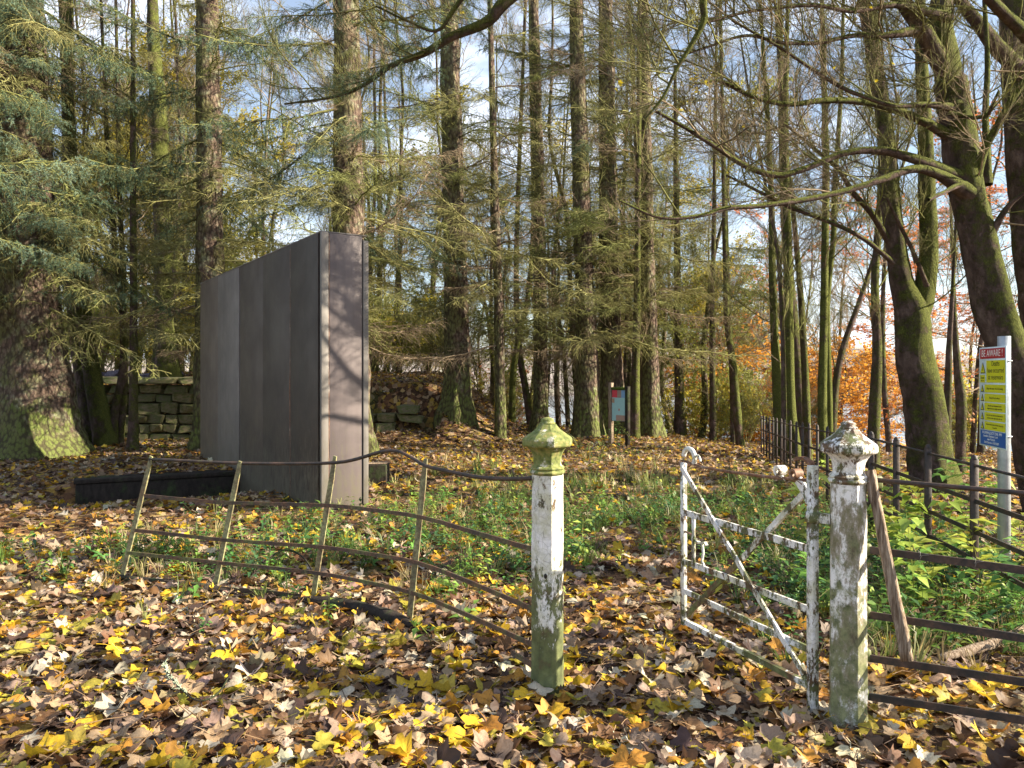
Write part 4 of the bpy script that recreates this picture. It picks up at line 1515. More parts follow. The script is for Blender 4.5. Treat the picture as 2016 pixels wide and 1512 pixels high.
# swan-neck scroll on the latch side
a = np.linspace(math.pi * .98, -.55, 18)
cx, cz, r_ = LEN - .062, 1.075, .062
gbar('scroll', [(cx - math.cos(k) * -r_ * -1 if False else cx - r_ * math.cos(math.pi - k) * -1, 0, cz + .055 * math.sin(k) + .02) for k in a][::1], .015)
a = np.linspace(0, math.pi * 1.0, 14)
gbar('scroll', [(LEN - .155 + .028 * math.cos(k), 0, 1.085 + .034 * math.sin(k)) for k in a], .007)
# hinge side curved strap and two rolled ends
a = np.linspace(0, math.pi * .72, 14)
gbar('curved_strap', [(.072 - .072 * math.cos(k), 0, 1.145 + .052 * math.sin(k)) for k in a], sq=(.016, .007), mat=M_RUST)
for u, z, mt in ((.115, 1.115, M_RUST), (.235, 1.118, M_GATE)):
    b = MB()
    tube(b, [(u, -.024, z), (u, .024, z)], .026, 16)
    tube(b, [(u, .024, z), (u, -.024, z)], .015, 16)
    ra = np.arange(16) / 16 * 6.2832
    for yy in (-.024, .024):
        ring = np.concatenate([np.stack([u + np.cos(ra) * q_, np.full(16, yy), z + np.sin(ra) * q_], -1) for q_ in (.026, .015)])
        b.add(ring, None, [(i_, (i_ + 1) % 16, 16 + (i_ + 1) % 16, 16 + i_) for i_ in range(16)])
    tube(b, [(u, .0, z - .026), (u - .05, 0, z - .045)], .008, 6)
    o = b.build('rolled_end', mt, gate)
    recalc(o.data)
b = MB()
fbar(b, (.02, 0, 1.0), (.10, 0, 1.09), .05, .012, 2)
recalc(b.build('gusset', M_GATE, gate, smooth=False).data)
b = MB()
fbar(b, (.02, 0, .12), (.085, 0, .19), .045, .012, 2)
recalc(b.build('gusset', M_GATE, gate, smooth=False).data)
# latch
lt = gflat('latch_upright', (LEN - .115, 0, .765), (LEN - .115, 0.001, .40), .02, .014) if False else None
b = MB()
bbox_bev(b, (LEN - .125, -.008, .435), (LEN - .098, .008, .775), .003)
lu = b.build('latch_upright', M_GATE, gate)
recalc(lu.data)
gbar('latch_bar', [(LEN - .115, 0, .615), (LEN - .175, 0, .600), (LEN - .235, 0, .615), (LEN - .250, 0, .60)], sq=(.010, .006))
gbar('latch_bolt', [(LEN + .01, 0, .640), (LEN - .11, 0, .632)], .007, mat=M_RUST)
gbar('latch_hook', [(LEN - .205, 0, .60), (LEN - .215, 0, .55), (LEN - .20, 0, .50), (LEN - .225, 0, .47)], .008)
# top hinge strap round the post (its own part)
pd_ = np.array([(1637 - CX) / F * 3.6, 3.60]) - HG
ang = -math.atan2(uG[1], uG[0])
lx = pd_[0] * math.cos(ang) - pd_[1] * math.sin(ang)
ly = pd_[0] * math.sin(ang) + pd_[1] * math.cos(ang)
b = MB()
fbar(b, (.03, .0, .925), (lx, ly, .925), .045, .030, 2)
recalc(b.build('top_hinge', M_GATE, gate, smooth=False).data)
b = MB()
tube(b, [(0, 0, .900), (0, 0, .915), (0, 0, .935), (0, 0, .95)], [.033, .036, .036, .033], 12, cap=True)
b.build('hinge_eye', M_GATE, gate)

# ------------------------------------------------------------------ leaning old estate fence (left)
fence = thing('estate_fence', 'old buckled rusty estate fence leaning between the left gatepost and the monolith', 'fence', (-1.6, 5.2, 0))
fo = np.array([-1.6, 5.2, 0])
UP = [((298, 898), (238, 1146), 5.95, 5.85), ((473, 908), (423, 1158), 5.80, 5.7), ((660, 898), (617, 1172), 5.60, 5.5), ((838, 903), (806, 1222), 5.06, 5.0)]
for (tx, ty), (bx, by), db, dt in UP:
    p0, p1 = P(bx, by, db), P(tx, ty, dt)
    p0 = p0 + (p0 - p1) / np.linalg.norm(p1 - p0) * .12
    b = MB()
    n = 8
    d = (p1 - p0) / np.linalg.norm(p1 - p0)
    side = np.array([.95, -.3, 0])
    side -= d * np.dot(side, d)
    side /= np.linalg.norm(side)
    fr = np.cross(d, side)
    V = []
    for s in np.linspace(0, 1, n):
        c = p0 + (p1 - p0) * s - fo
        w = .020 if s < .96 else .013
        for a_, b_ in ((-1, -1), (1, -1), (1, 1), (-1, 1)):
            V.append(c + side * a_ * w + fr * b_ * .006 + RNG.normal(0, .0006, 3))
    i = np.arange(n - 1)[:, None] * 4
    j = np.arange(4)[None]
    k = (j + 1) % 4
    F4 = np.stack([i + j, i + k, i + 4 + k, i + 4 + j], -1).reshape(-1, 4).tolist() + [[3, 2, 1, 0], [(n - 1) * 4 + s for s in range(4)]]
    o = b.add(V, None, F4).build('upright', M_IRONG, fence, smooth=False)
    recalc(o.data)


def seg_d(px):
    return float(np.interp(px, [238, 430, 640, 820, 1050], [5.9, 5.75, 5.55, 5.03, 3.96]))


def px_bar(pp, parent, origin, dfun, h, t, mat, name='rail', off=0., round_=False, sub=3):
    pts = np.array([P(px, py, dfun(px) + off) for px, py in pp]) - origin
    path = catmull(pts, sub) if len(pts) > 2 else pts
    b = MB()
    if round_:
        tube(b, path, h / 2, 8, cap=True)
        return b.build(name, mat, parent)
    T, N, B = frames(path)
    V = []
    for c, tt in zip(path, T):
        side = np.cross(tt, [0, 0, 1.])
        side /= np.linalg.norm(side)
        up = np.cross(side, tt)
        for a_, b_ in ((-1, -1), (1, -1), (1, 1), (-1, 1)):
            V.append(c + side * a_ * t / 2 + up * b_ * h / 2)
    n = len(path)
    i = np.arange(n - 1)[:, None] * 4
    j = np.arange(4)[None]
    k = (j + 1) % 4
    F4 = np.stack([i + j, i + k, i + 4 + k, i + 4 + j], -1).reshape(-1, 4).tolist() + [[3, 2, 1, 0], [(n - 1) * 4 + s for s in range(4)]]
    o = b.add(V, None, F4).build(name, mat, parent, smooth=False)
    recalc(o.data)
    return o


px_bar([(294, 904), (380, 908), (470, 912), (570, 913), (660, 911), (705, 903), (748, 890), (782, 888), (812, 902), (838, 917), (880, 927), (940, 939), (1000, 943), (1052, 941)], fence, fo, seg_d, .024, .024, M_IRONB, 'top_rail', round_=True)
px_bar([(284, 976), (370, 984), (455, 990), (643, 995), (740, 1005), (833, 1019), (940, 1050), (1050, 1082)], fence, fo, seg_d, .026, .010, M_IRON, off=-.012)
px_bar([(266, 1044), (350, 1053), (440, 1063), (632, 1077), (730, 1091), (822, 1108), (930, 1148), (1050, 1200)], fence, fo, seg_d, .026, .010, M_IRON, off=-.012)
px_bar([(250, 1088), (340, 1098), (433, 1108), (622, 1128), (720, 1146), (815, 1168), (930, 1215), (1050, 1270)], fence, fo, seg_d, .026, .010, M_IRON, off=-.012)
px_bar([(426, 1158), (520, 1165), (620, 1178), (720, 1196), (812, 1224), (900, 1265), (978, 1306)], fence, fo, lambda q: seg_d(q) - (.0 if q < 812 else .05), .030, .010, M_IRON)
px_bar([(1006, 1284), (1052, 1312)], fence, fo, seg_d, .028, .010, M_IRON)

# fence running right from the right gatepost
rf = thing('estate_fence', 'straight rusty flat-rail fence running right from the right gatepost', 'fence', (1.7, 3.55, 0))
ro = np.array([1.7, 3.55, 0])


def rfd(px):
    return float(3.58 - (px - 1700) / (2200 - 1700) * .62)


px_bar([(1712, 944), (1860, 957), (2016, 971), (2160, 986)], rf, ro, rfd, .022, .022, M_IRONB, 'top_rail', round_=True)
for y0, y1 in ((1083, 1123), (1211, 1257), (1296, 1343), (1372, 1418)):
    k = (y1 - y0) / 316
    px_bar([(1708, y0 - 1), (1860, y0 + 150 * k), (2016, y1), (2160, y1 + 150 * k)], rf, ro, rfd, .033, .010, M_IRONB if y0 > 1300 else M_IRON2 if 'M_IRON2' in globals() else M_IRONB)
b = MB()
pu = P(2130, 960, rfd(2130)) - ro
box(b, (pu[0] - .02, pu[1] - .006, -.1), (pu[0] + .02, pu[1] + .006, 1.15))
b.build('upright', M_IRONB, rf, smooth=False)
# wire ties on the second rail
for px, py in ((1808, 1095), (1916, 1108)):
    b = MB()
    c = P(px, py, rfd(px) - .01) - ro
    a = np.linspace(0, 6.5, 16)
    tube(b, [c + (0.004 * math.sin(3 * k) + .006 * k / 6, -.012 * math.cos(k), .026 * math.sin(k)) for k in a] + [c + (.03, -.02, .01), c + (.06, -.02, .004)], .0014, 4)
    b.build('wire_tie', M_STRIP, rf)

# weathered pole leaning on that fence
b = MB()
p0, p1 = P(1784, 1300, 3.40), P(1714, 930, 3.52)
n = 20
path = p0 + (p1 - p0) * np.linspace(0, 1, n)[:, None] + np.cumsum(RNG.normal(0, .0016, (n, 3)), 0)
a = np.arange(12)
R = np.array([[(.026 - .004 * (i / n)) * (1 + .22 * mnoise.noise(Vector((math.cos(j / 12 * 6.283) * 1.8, math.sin(j / 12 * 6.283) * 1.8, i * .12))) - (.45 if j in (4, 5) else 0)) for j in range(12)] for i in range(n)])
tube(b, path - p0, R, 12, cap=True)
o = b.build('wooden_pole', M_WOOD)
o.location = p0
tag(o, 'split weathered grey pole leaning against the rail fence beside the right gatepost', 'pole')

# ------------------------------------------------------------------ black fence running back on the right
bf = thing('iron_fence', 'black iron rail fence running back beside the brambles to the clump of mossy stems', 'fence', (3.6, 7, 0))
bo = np.array([3.6, 7.0, 0])
posts = [(2050, 4.62), (1918, 5.5), (1827, 6.34), (1764.6, 7.09), (1715, 7.8), (1668, 8.6), (1629, 9.47), (1609, 10.1), (1593, 10.7), (1580, 11.3), (1568, 11.9), (1556, 12.6), (1545, 13.3), (1538, 14.0), (1529, 14.6), (1522, 15.2), (1515, 15.9), (1509, 16.5), (1504, 17.0), (1499, 17.5)]


def topz(d):
    return 1.0 - .036 * max(0, d - 7.8)


tops = []
for px, d in posts:
    x = (px - CX) / F * d
    zt = topz(d)
    g = float(gz(x, d))
    b = MB()
    w = .026 if d < 9 else .018
    bbox_bev(b, (-w, -w * .7, min(g, 0) - .2), (w, w * .7, zt), .006)
    o = b.build('fence_post', M_IRONB, bf, loc=(x - bo[0], d - bo[1], 0), rot=(0, 0, rad(-8)))
    recalc(o.data)
    b = MB()
    tube(b, [(0, 0, zt), (0, 0, zt + .018), (0, 0, zt + .03)], [w * .95, w * .8, w * .2], 8)
    b.build('post_top', M_IRONB, o)
    tops.append((x, d, zt))
tp = np.array(tops) - bo
for drop, rnd in ((.045, True), (.30, False), (.52, False), (.72, False)):
    path = tp - (0, 0, drop)
    b = MB()
    if rnd:
        tube(b, path, .011, 6, cap=True)
    else:
        V = []
        for i_, c in enumerate(path):
            tt = path[min(i_ + 1, len(path) - 1)] - path[max(i_ - 1, 0)]
            side = np.cross(tt, [0, 0, 1.])
            side /= np.linalg.norm(side)
            for a_, b_ in ((-1, -1), (1, -1), (1, 1), (-1, 1)):
                V.append(c + side * a_ * .005 + np.array([0, 0, b_ * .016]))
        n = len(path)
        i = np.arange(n - 1)[:, None] * 4
        j = np.arange(4)[None]
        k = (j + 1) % 4
        b.add(V, None, np.stack([i + j, i + k, i + 4 + k, i + 4 + j], -1).reshape(-1, 4))
    b.build('top_rail' if rnd else 'rail', M_IRONB, bf, smooth=rnd)

# ------------------------------------------------------------------ warning sign
sgl, sgr = P(1928, 0, 6.72), P(1981, 0, 6.20)
sp0, sp1 = np.array([sgl[0], 6.72]), np.array([sgr[0], 6.20])
SW = np.linalg.norm(sp1 - sp0)
SH = .845
zb = CAMH - (887 - HY) / F * 6.20
sign = thing('warning_sign', 'reservoir warning sign with red, yellow and blue panels on a galvanised pole', 'sign', (*((sp0 + sp1) / 2), zb), math.atan2(sp1[1] - sp0[1], sp1[0] - sp0[0]))
b = MB()
bbox_bev(b, (-SW / 2, 0, 0), (SW / 2, .006, SH), .002)
o = b.build('board', flat('pale_blue_white_board', (.62, .74, .78)), sign)
recalc(o.data)
b = MB()
tube(b, [(.07, .062, -1.9), (.07, .062, .1), (.07, .062, SH * .5), (.07, .062, SH + .085)], .048, 20, cap=True)
b.build('pole', M_GALV, sign)
for z in (.10, SH - .12):
    b = MB()
    aa = np.linspace(-2.0, 2.0, 12) + math.pi / 2
    tube(b, [(.07 - .07, .006, z), (.07 - .062, .055, z)] + [(.07 + .056 * math.cos(k), .062 + .056 * math.sin(k), z) for k in aa[::-1]] + [(.07 + .062, .055, z), (.14, .006, z)], .006, 5)
    b.build('clamp', M_GALV, sign)
M_SR, M_SY, M_SB, M_SK, M_SW = flat('sign_red', (.42, .02, .035)), flat('sign_yellow', (.62, .62, .02)), flat('sign_blue', (.01, .10, .36)), flat('sign_black', (.02, .02, .02)), flat('sign_white', (.80, .82, .82))


def plate(parent, name, x0, x1, z0, z1, mat, y=-.0015, t=.0015):
    b = MB()
    box(b, (x0, y - t, z0), (x1, y, z1))
    return b.build(name, mat, parent, smooth=False)


def text(parent, body, x, z, size, mat, width=1., align='CENTER', y=-.0036, spacing=1.):
    c = bpy.data.curves.new('lettering', 'FONT')
    c.body = body
    c.size = size
    c.align_x = align
    c.align_y = 'CENTER'
    c.extrude = .0003
    c.space_line = spacing
    c.materials.append(mat)
    tmp = bpy.data.objects.new('lettering', c)
    me = bpy.data.meshes.new_from_object(tmp)
    bpy.data.objects.remove(tmp)
    o = bpy.data.objects.new('lettering', me)
    COL.objects.link(o)
    o.parent = parent
    o.location = (x, y, z)
    o.rotation_euler = (rad(90), 0, 0)
    o.scale = (width, 1, 1)
    return o


def sz(f):      # fraction from the top of the board to local height
    return SH * (1 - f)


hw = SW / 2
plate(sign, 'red_panel', -hw * .91, hw * .93, sz(.115), sz(.015), M_SR)
text(sign, 'BE AWARE !', 0, sz(.066), .082, M_SW, .95)
plate(sign, 'yellow_panel', -hw * .42, hw * .95, sz(.355), sz(.135), M_SY)
text(sign, 'Deaths\nhave occurred\nat reservoirs', hw * .27, sz(.235), .060, M_SK, .92, spacing=.95)


def tri(x, z0, z1, w):
    for name, e, mat, y in (('warning_triangle', 0, M_SK, -.0015), ('triangle_face', .007, M_SY, -.0032)):
        b = MB()
        a_, b_, c_ = (x - w + e * 1.7, z0 + e), (x + w - e * 1.7, z0 + e), (x, z1 - e * 2)
        v = [(q[0], y, q[1]) for q in (a_, b_, c_)] + [(q[0], y - .0012, q[1]) for q in (a_, b_, c_)]
        o = b.add(v, [(0, 1, 2), (5, 4, 3)], [(0, 3, 4, 1), (1, 4, 5, 2), (2, 5, 3, 0)]).build(name, mat, sign, smooth=False)
        recalc(o.data)
    plate(sign, 'warning_mark', x - .004, x + .004, z0 + .02, z0 + (z1 - z0) * .6, M_SK, -.0046, .0005)


tri(-hw * .70, sz(.262), sz(.150), hw * .20)
plate(sign, 'yellow_panel', -hw * .90, -hw * .54, sz(.355), sz(.280), M_SY)
text(sign, 'Danger', -hw * .72, sz(.308), .024, M_SK)
text(sign, 'Deep water', -hw * .72, sz(.337), .014, M_SK)
rows = [(.375, .455, 'Deep cold water: risk of drowning'), (.468, .548, 'Keep off ice in winter'), (.560, .642, 'Steep sides and embankments can be\ndangerous, falls from height may be fatal'),
        (.655, .735, 'Reservoirs may contain obstructions such as\nmachinery, weeds, algae, plants, old ruins'), (.748, .830, 'Reservoir water levels can change dangerously\nrisk and fall')]
for z1, z0, s in rows:
    plate(sign, 'yellow_panel', -hw * .56, hw * .96, sz(z0), sz(z1), M_SY)
    text(sign, s, hw * .20, sz((z0 + z1) / 2), .024 if '\n' not in s else .0185, M_SK, .95, spacing=1.3)
    tri(-hw * .74, sz(z0 - .004), sz(z1 + .004), hw * .13)
plate(sign, 'blue_panel', -hw * .88, hw * .97, sz(.985), sz(.838), M_SB)
text(sign, 'IN EMERGENCY DIAL 999', 0, sz(.862), .034, M_SW)
text(sign, 'Location: Glenbuck Loch', -hw * .10, sz(.893), .028, M_SW)
text(sign, 'near Muirkirk', -hw * .05, sz(.925), .028, M_SW)
text(sign, 'Grid Reference: NS758287', -hw * .02, sz(.957), .026, M_SW)

# ------------------------------------------------------------------ information board
ib = thing('information_board', 'wooden information board with a pale blue map between two posts', 'sign', PG(1219, 17.6), rad(-54))
q = PG(1218, 17.6)
for s, h in ((-1, 1.44), (1, 1.36)):
    b = MB()
    bbox_bev(b, (s * .27 - .045, -.045, -.2), (s * .27 + .045, .045, h), .006)
    o = b.build('post', M_DARKW if s > 0 else M_WOOD, ib)
    recalc(o.data)
b = MB()
bbox_bev(b, (-.22, -.02, .56), (.22, .02, 1.28), .004)
recalc(b.build('backboard', M_DARKW, ib).data)
b = MB()
bbox_bev(b, (-.222, -.05, 1.282), (.222, .03, 1.34), .006)
recalc(b.build('top_batten', M_MOSSP, ib).data)
plate(ib, 'map_print', -.212, .212, .568, 1.272, flat('map_cyan', (.34, .62, .66)), -.0205)
plate(ib, 'red_print', -.21, -.04, 1.10, 1.27, flat('map_red', (.62, .06, .09)), -.023)
text(ib, 'WALKS', -.125, 1.19, .045, M_SW, y=-.026) if False else None
plate(ib, 'photo_print', -.038, .09, 1.10, 1.27, flat('map_photo', (.30, .25, .22)), -.023)
plate(ib, 'sky_print', .092, .21, 1.10, 1.27, flat('map_blue', (.20, .40, .68)), -.023)
plate(ib, 'brown_print', -.08, .21, .57, .70, flat('map_brown', (.38, .28, .24)), -.023)
plate(ib, 'brown_print', -.21, -.13, .98, 1.08, flat('map_tan', (.42, .30, .20)), -.023)
plate(ib, 'brown_print', .0, .04, .80, .85, flat('map_spot', (.45, .22, .18)), -.023)

# ------------------------------------------------------------------ fallen leaves
PAL = {
    'tan': ((.42, .30, .18), .17), 'mauve': ((.31, .225, .165), .15), 'pale': ((.52, .46, .35), .08), 'yellow': ((.64, .42, .025), .12),
    'olive': ((.40, .34, .045), .09), 'orange': ((.48, .235, .035), .09), 'brown': ((.15, .078, .035), .19), 'plum': ((.068, .042, .034), .16)}
PK = list(PAL)
PC = np.array([PAL[k][0] for k in PK])
PW = np.array([PAL[k][1] for k in PK])
PW /= PW.sum()
STALK = 1.1


def leaf_shape(seed, hi=True):
    """sycamore leaf, about 1 unit across, in the XY plane with curl"""
    rng = np.random.default_rng(seed)
    lob = [(90, 1.0), (38, .92), (142, .92), (-12, .62), (192, .62)]
    ang, rr = [], []
    if hi:
        seq = [(-80, .26), (-46, .52), (-26, .60), (-14, .76), (-2, .66), (10, .56), (24, .80), (38, .97), (50, .84), (63, .62), (76, .88), (90, 1.06),
               (104, .88), (117, .62), (130, .84), (142, .97), (156, .80), (170, .56), (182, .66), (194, .76), (206, .60), (226, .52), (260, .26)]
    else:
        seq = [(-60, .4), (-12, .74), (12, .58), (38, .94), (64, .64), (90, 1.05), (116, .64), (142, .94), (168, .58), (192, .74), (240, .4)]
    for a, r in seq:
        ang.append(rad(a))
        rr.append((r if r > .85 or r < .5 else r * 1.06) * rng.uniform(.86, 1.08))
    ang, rr = np.array(ang), np.array(rr) * .50
    ox, oy = 0, -.12
    outer = np.stack([np.cos(ang) * rr + ox, np.sin(ang) * rr + oy], -1)
    n = len(outer)
    if hi:
        inner = np.stack([np.cos(ang) * rr * .52 + ox, np.sin(ang) * rr * .52 + oy], -1)
        pts = np.concatenate([[(ox, oy)], inner, outer])
        i = np.arange(n - 1)
        F3 = np.concatenate([np.stack([np.zeros(n - 1, int), 1 + i, 2 + i], -1), np.stack([1 + i, 1 + n + i, 2 + n + i], -1), np.stack([1 + i, 2 + n + i, 2 + i], -1)])
    else:
        pts = np.concatenate([[(ox, oy)], outer])
        i = np.arange(n - 1)
        F3 = np.stack([np.zeros(n - 1, int), 1 + i, 2 + i], -1)
    x, y = pts[:, 0], pts[:, 1]
    c1, c2, c3 = rng.normal(0, .65), rng.normal(0, .6), rng.normal(0, .6)
    z = c1 * x * x + c2 * y * y + c3 * x * y + .09 * np.sin(7 * x + rng.uniform(0, 6)) * np.sin(6 * y + rng.uniform(0, 6))
    fold = rng.uniform(-.25, .4)
    z += fold * np.abs(x) + rng.normal(0, .012, len(x))
    V = np.stack([x, y, z], -1)
    rel = np.concatenate([[0], np.full(n, .5), np.ones(n)]) if hi else np.concatenate([[0], np.ones(n)])
    if hi:
        # ridges where veins run out to the lobes
        for la, lr in lob:
            d = np.abs(((np.degrees(np.arctan2(y - oy, x - ox)) - la + 180) % 360) - 180)
            V[:, 2] -= .03 * (d < 5) * rel
    # stalk
    st = np.array([(ox, oy, 0), (ox + rng.normal(0, .05), oy - .25, .03), (ox + rng.normal(0, .12), oy - .5, rng.uniform(0, .15))])
    w = .012
    m = len(V)
    S = np.concatenate([st - (w, 0, 0), st + (w, 0, 0)])
    V = np.concatenate([V, S])
    F3 = np.concatenate([F3, np.array([(0, 1, 4), (0, 4, 3), (1, 2, 5), (1, 5, 4)]) + m])
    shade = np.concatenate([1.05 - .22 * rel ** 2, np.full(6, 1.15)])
    return V, F3, shade


LH = [leaf_shape(i) for i in range(12)]
LL = [leaf_shape(50 + i, False) for i in range(8)]


def rotmats(az, tx, ty):
    cz, sz_ = np.cos(az), np.sin(az)
    cx_, sx = np.cos(tx), np.sin(tx)
    cy, sy = np.cos(ty), np.sin(ty)
    n = len(az)
    Rz = np.zeros((n, 3, 3))
    Rz[:, 0, 0], Rz[:, 0, 1], Rz[:, 1, 0], Rz[:, 1, 1], Rz[:, 2, 2] = cz, -sz_, sz_, cz, 1
    Rx = np.zeros((n, 3, 3))
    Rx[:, 0, 0], Rx[:, 1, 1], Rx[:, 1, 2], Rx[:, 2, 1], Rx[:, 2, 2] = 1, cx_, -sx, sx, cx_
    Ry = np.zeros((n, 3, 3))
    Ry[:, 1, 1], Ry[:, 0, 0], Ry[:, 0, 2], Ry[:, 2, 0], Ry[:, 2, 2] = 1, cy, sy, -sy, cy
    return Rx @ Ry @ Rz


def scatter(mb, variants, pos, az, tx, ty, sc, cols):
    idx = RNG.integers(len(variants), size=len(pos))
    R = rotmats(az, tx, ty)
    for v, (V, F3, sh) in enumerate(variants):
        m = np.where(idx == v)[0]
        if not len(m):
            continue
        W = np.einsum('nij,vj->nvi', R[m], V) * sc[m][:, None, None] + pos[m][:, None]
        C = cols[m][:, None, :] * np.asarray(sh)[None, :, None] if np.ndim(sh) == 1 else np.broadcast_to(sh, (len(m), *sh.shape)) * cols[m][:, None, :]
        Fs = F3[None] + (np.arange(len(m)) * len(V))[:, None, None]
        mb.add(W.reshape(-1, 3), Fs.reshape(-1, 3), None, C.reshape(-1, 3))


def sample_ground(n, d0, d1, spread=.74, power=1.0, xlim=None):
    d = (d0 ** (1 + power) + RNG.random(n) * (d1 ** (1 + power) - d0 ** (1 + power))) ** (1 / (1 + power))
    x = RNG.uniform(-spread, spread, n) * d
    if d0 < 4:
        x = RNG.uniform(-1, 1, n) * (d * .70 + .5)
    return x, d


def blob(x, y, cx, cy, rx, ry):
    return np.exp(-((x - cx) / rx) ** 2 - ((y - cy) / ry) ** 2)


def green_mask(x, y):
    """how much green ground cover grows at a spot"""
    g = 1.0 * blob(x, y, -.9, 7.4, 1.5, 1.5) + .75 * blob(x, y, .7, 8.5, 1.3, 2.2) + .8 * blob(x, y, .2, 6.5, .55, .8) + .75 * blob(x, y, 1.5, 10.5, 1.6, 3.2)
    g += .9 * blob(x, y, 2.0, 5.2, .6, 1.1) + 1.1 * blob(x, y, 3.0, 6.2, .9, 2.2) + .8 * blob(x, y, 2.6, 4.2, .7, .7) + .7 * blob(x, y, 3.6, 9, 1.2, 3)
    g += .55 * blob(x, y, -3.6, 6.7, 1.5, .55) + .5 * blob(x, y, -2.2, 6.3, .9, .5) + .5 * blob(x, y, 2.2, 15.5, 1.0, 2.0) + .5 * blob(x, y, -.3, 12.5, 1.2, 2.5)
    g -= 1.3 * blob(x, y, .95, 5.3, .42, 1.1) + .5 * blob(x, y, 1.35, 6.6, .35, .9)
    return np.clip(g, 0, 1)


def colours(n, x, y):
    k = RNG.choice(len(PK), n, p=PW)
    c = PC[k] * RNG.uniform(.75, 1.25, (n, 1)) * RNG.uniform(.92, 1.08, (n, 3))
    # far litter is older and browner in places
    far = (y > 8) & (RNG.random(n) < .25)
    c = np.where(far[:, None], c * .5 + np.array([.20, .12, .06]) * .5, c)
    return np.clip(c, .01, .85)


litter = MB()
x, y = sample_ground(12500, 2.4, 7.5)
keep = RNG.random(len(x)) > green_mask(x, y) * .45
x, y = x[keep], y[keep]
n = len(x)
tl = RNG.normal(0, .17, n) + (RNG.random(n) < .10) * RNG.normal(0, .6, n)
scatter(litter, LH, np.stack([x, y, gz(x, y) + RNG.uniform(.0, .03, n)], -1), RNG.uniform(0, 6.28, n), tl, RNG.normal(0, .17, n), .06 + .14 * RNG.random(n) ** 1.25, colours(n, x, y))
x, y = sample_ground(5200, 2.4, 5.5)            # small crumpled pieces between the large leaves
n = len(x)
scatter(litter, LL, np.stack([x, y, gz(x, y) + RNG.uniform(-.01, .03, n)], -1), RNG.uniform(0, 6.28, n), RNG.normal(0, .5, n), RNG.normal(0, .5, n), RNG.uniform(.03, .08, n), colours(n, x, y) * .8)
x, y = sample_ground(42000, 7.3, 25)
keep = (RNG.random(len(x)) > green_mask(x, y) * .55)
x, y = x[keep], y[keep]
n = len(x)
scatter(litter, LL, np.stack([x, y, gz(x, y) + RNG.uniform(.0, .05, n)], -1), RNG.uniform(0, 6.28, n), RNG.normal(0, .32, n), RNG.normal(0, .32, n), RNG.uniform(.08, .17, n), colours(n, x, y))
lit = litter.build('leaf_litter', M_LEAF, None, True, True, kind='stuff')
lit['label'] = 'carpet of fallen sycamore leaves, tan, mauve, yellow and brown'

x, y = sample_ground(9000, 4.6, 16)
keep = RNG.random(len(x)) < green_mask(x, y) * .5
x, y = x[keep], y[keep]
n = len(x)
caught = MB()
scatter(caught, LL, np.stack([x, y, gz(x, y) + RNG.uniform(.04, .12, n)], -1), RNG.uniform(0, 6.28, n), RNG.normal(0, .45, n), RNG.normal(0, .45, n), RNG.uniform(.06, .13, n), colours(n, x, y) * 1.1)
o = caught.build('caught_leaves', M_LEAF, None, True, True, kind='stuff')
o['label'] = 'fallen leaves caught on top of the green herbs'

# the largest leaves of the carpet in front, one by one
LMESH = {}
for ci, cn in enumerate(PK):
    for s in range(4):
        V, F3, sh = LH[(ci * 3 + s) % 12]
        b = MB()
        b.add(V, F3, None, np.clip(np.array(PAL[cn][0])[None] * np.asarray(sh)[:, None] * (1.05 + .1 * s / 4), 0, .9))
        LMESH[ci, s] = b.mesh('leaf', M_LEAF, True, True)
k = 0
while k < 300:
    d = 2.55 + 1.9 * RNG.random() ** 1.1
    px = RNG.uniform(-40, 2056)
    xx = (px - CX) / F * d
    ci = int(RNG.choice(len(PK), p=np.array([.18, .16, .17, .19, .11, .08, .06, .05])))
    link('leaf', LMESH[ci, int(RNG.integers(4))], lit, (xx, d, float(gz(xx, d)) + RNG.uniform(.028, .045)), (RNG.normal(0, .17), RNG.normal(0, .17), RNG.uniform(0, 6.28)), RNG.uniform(.10, .175))
    k += 1

# ------------------------------------------------------------------ green ground cover


def leaflet(L, w, droop=.2):
    V = np.array([(0, 0, 0), (L * .4, w / 2, .10 * L), (L, 0, -droop * L), (L * .4, -w / 2, .10 * L), (L * .45, 0, 0)])
    F3 = np.array([(0, 4, 1), (1, 4, 2), (2, 4, 3), (3, 4, 0)])
    return V, F3


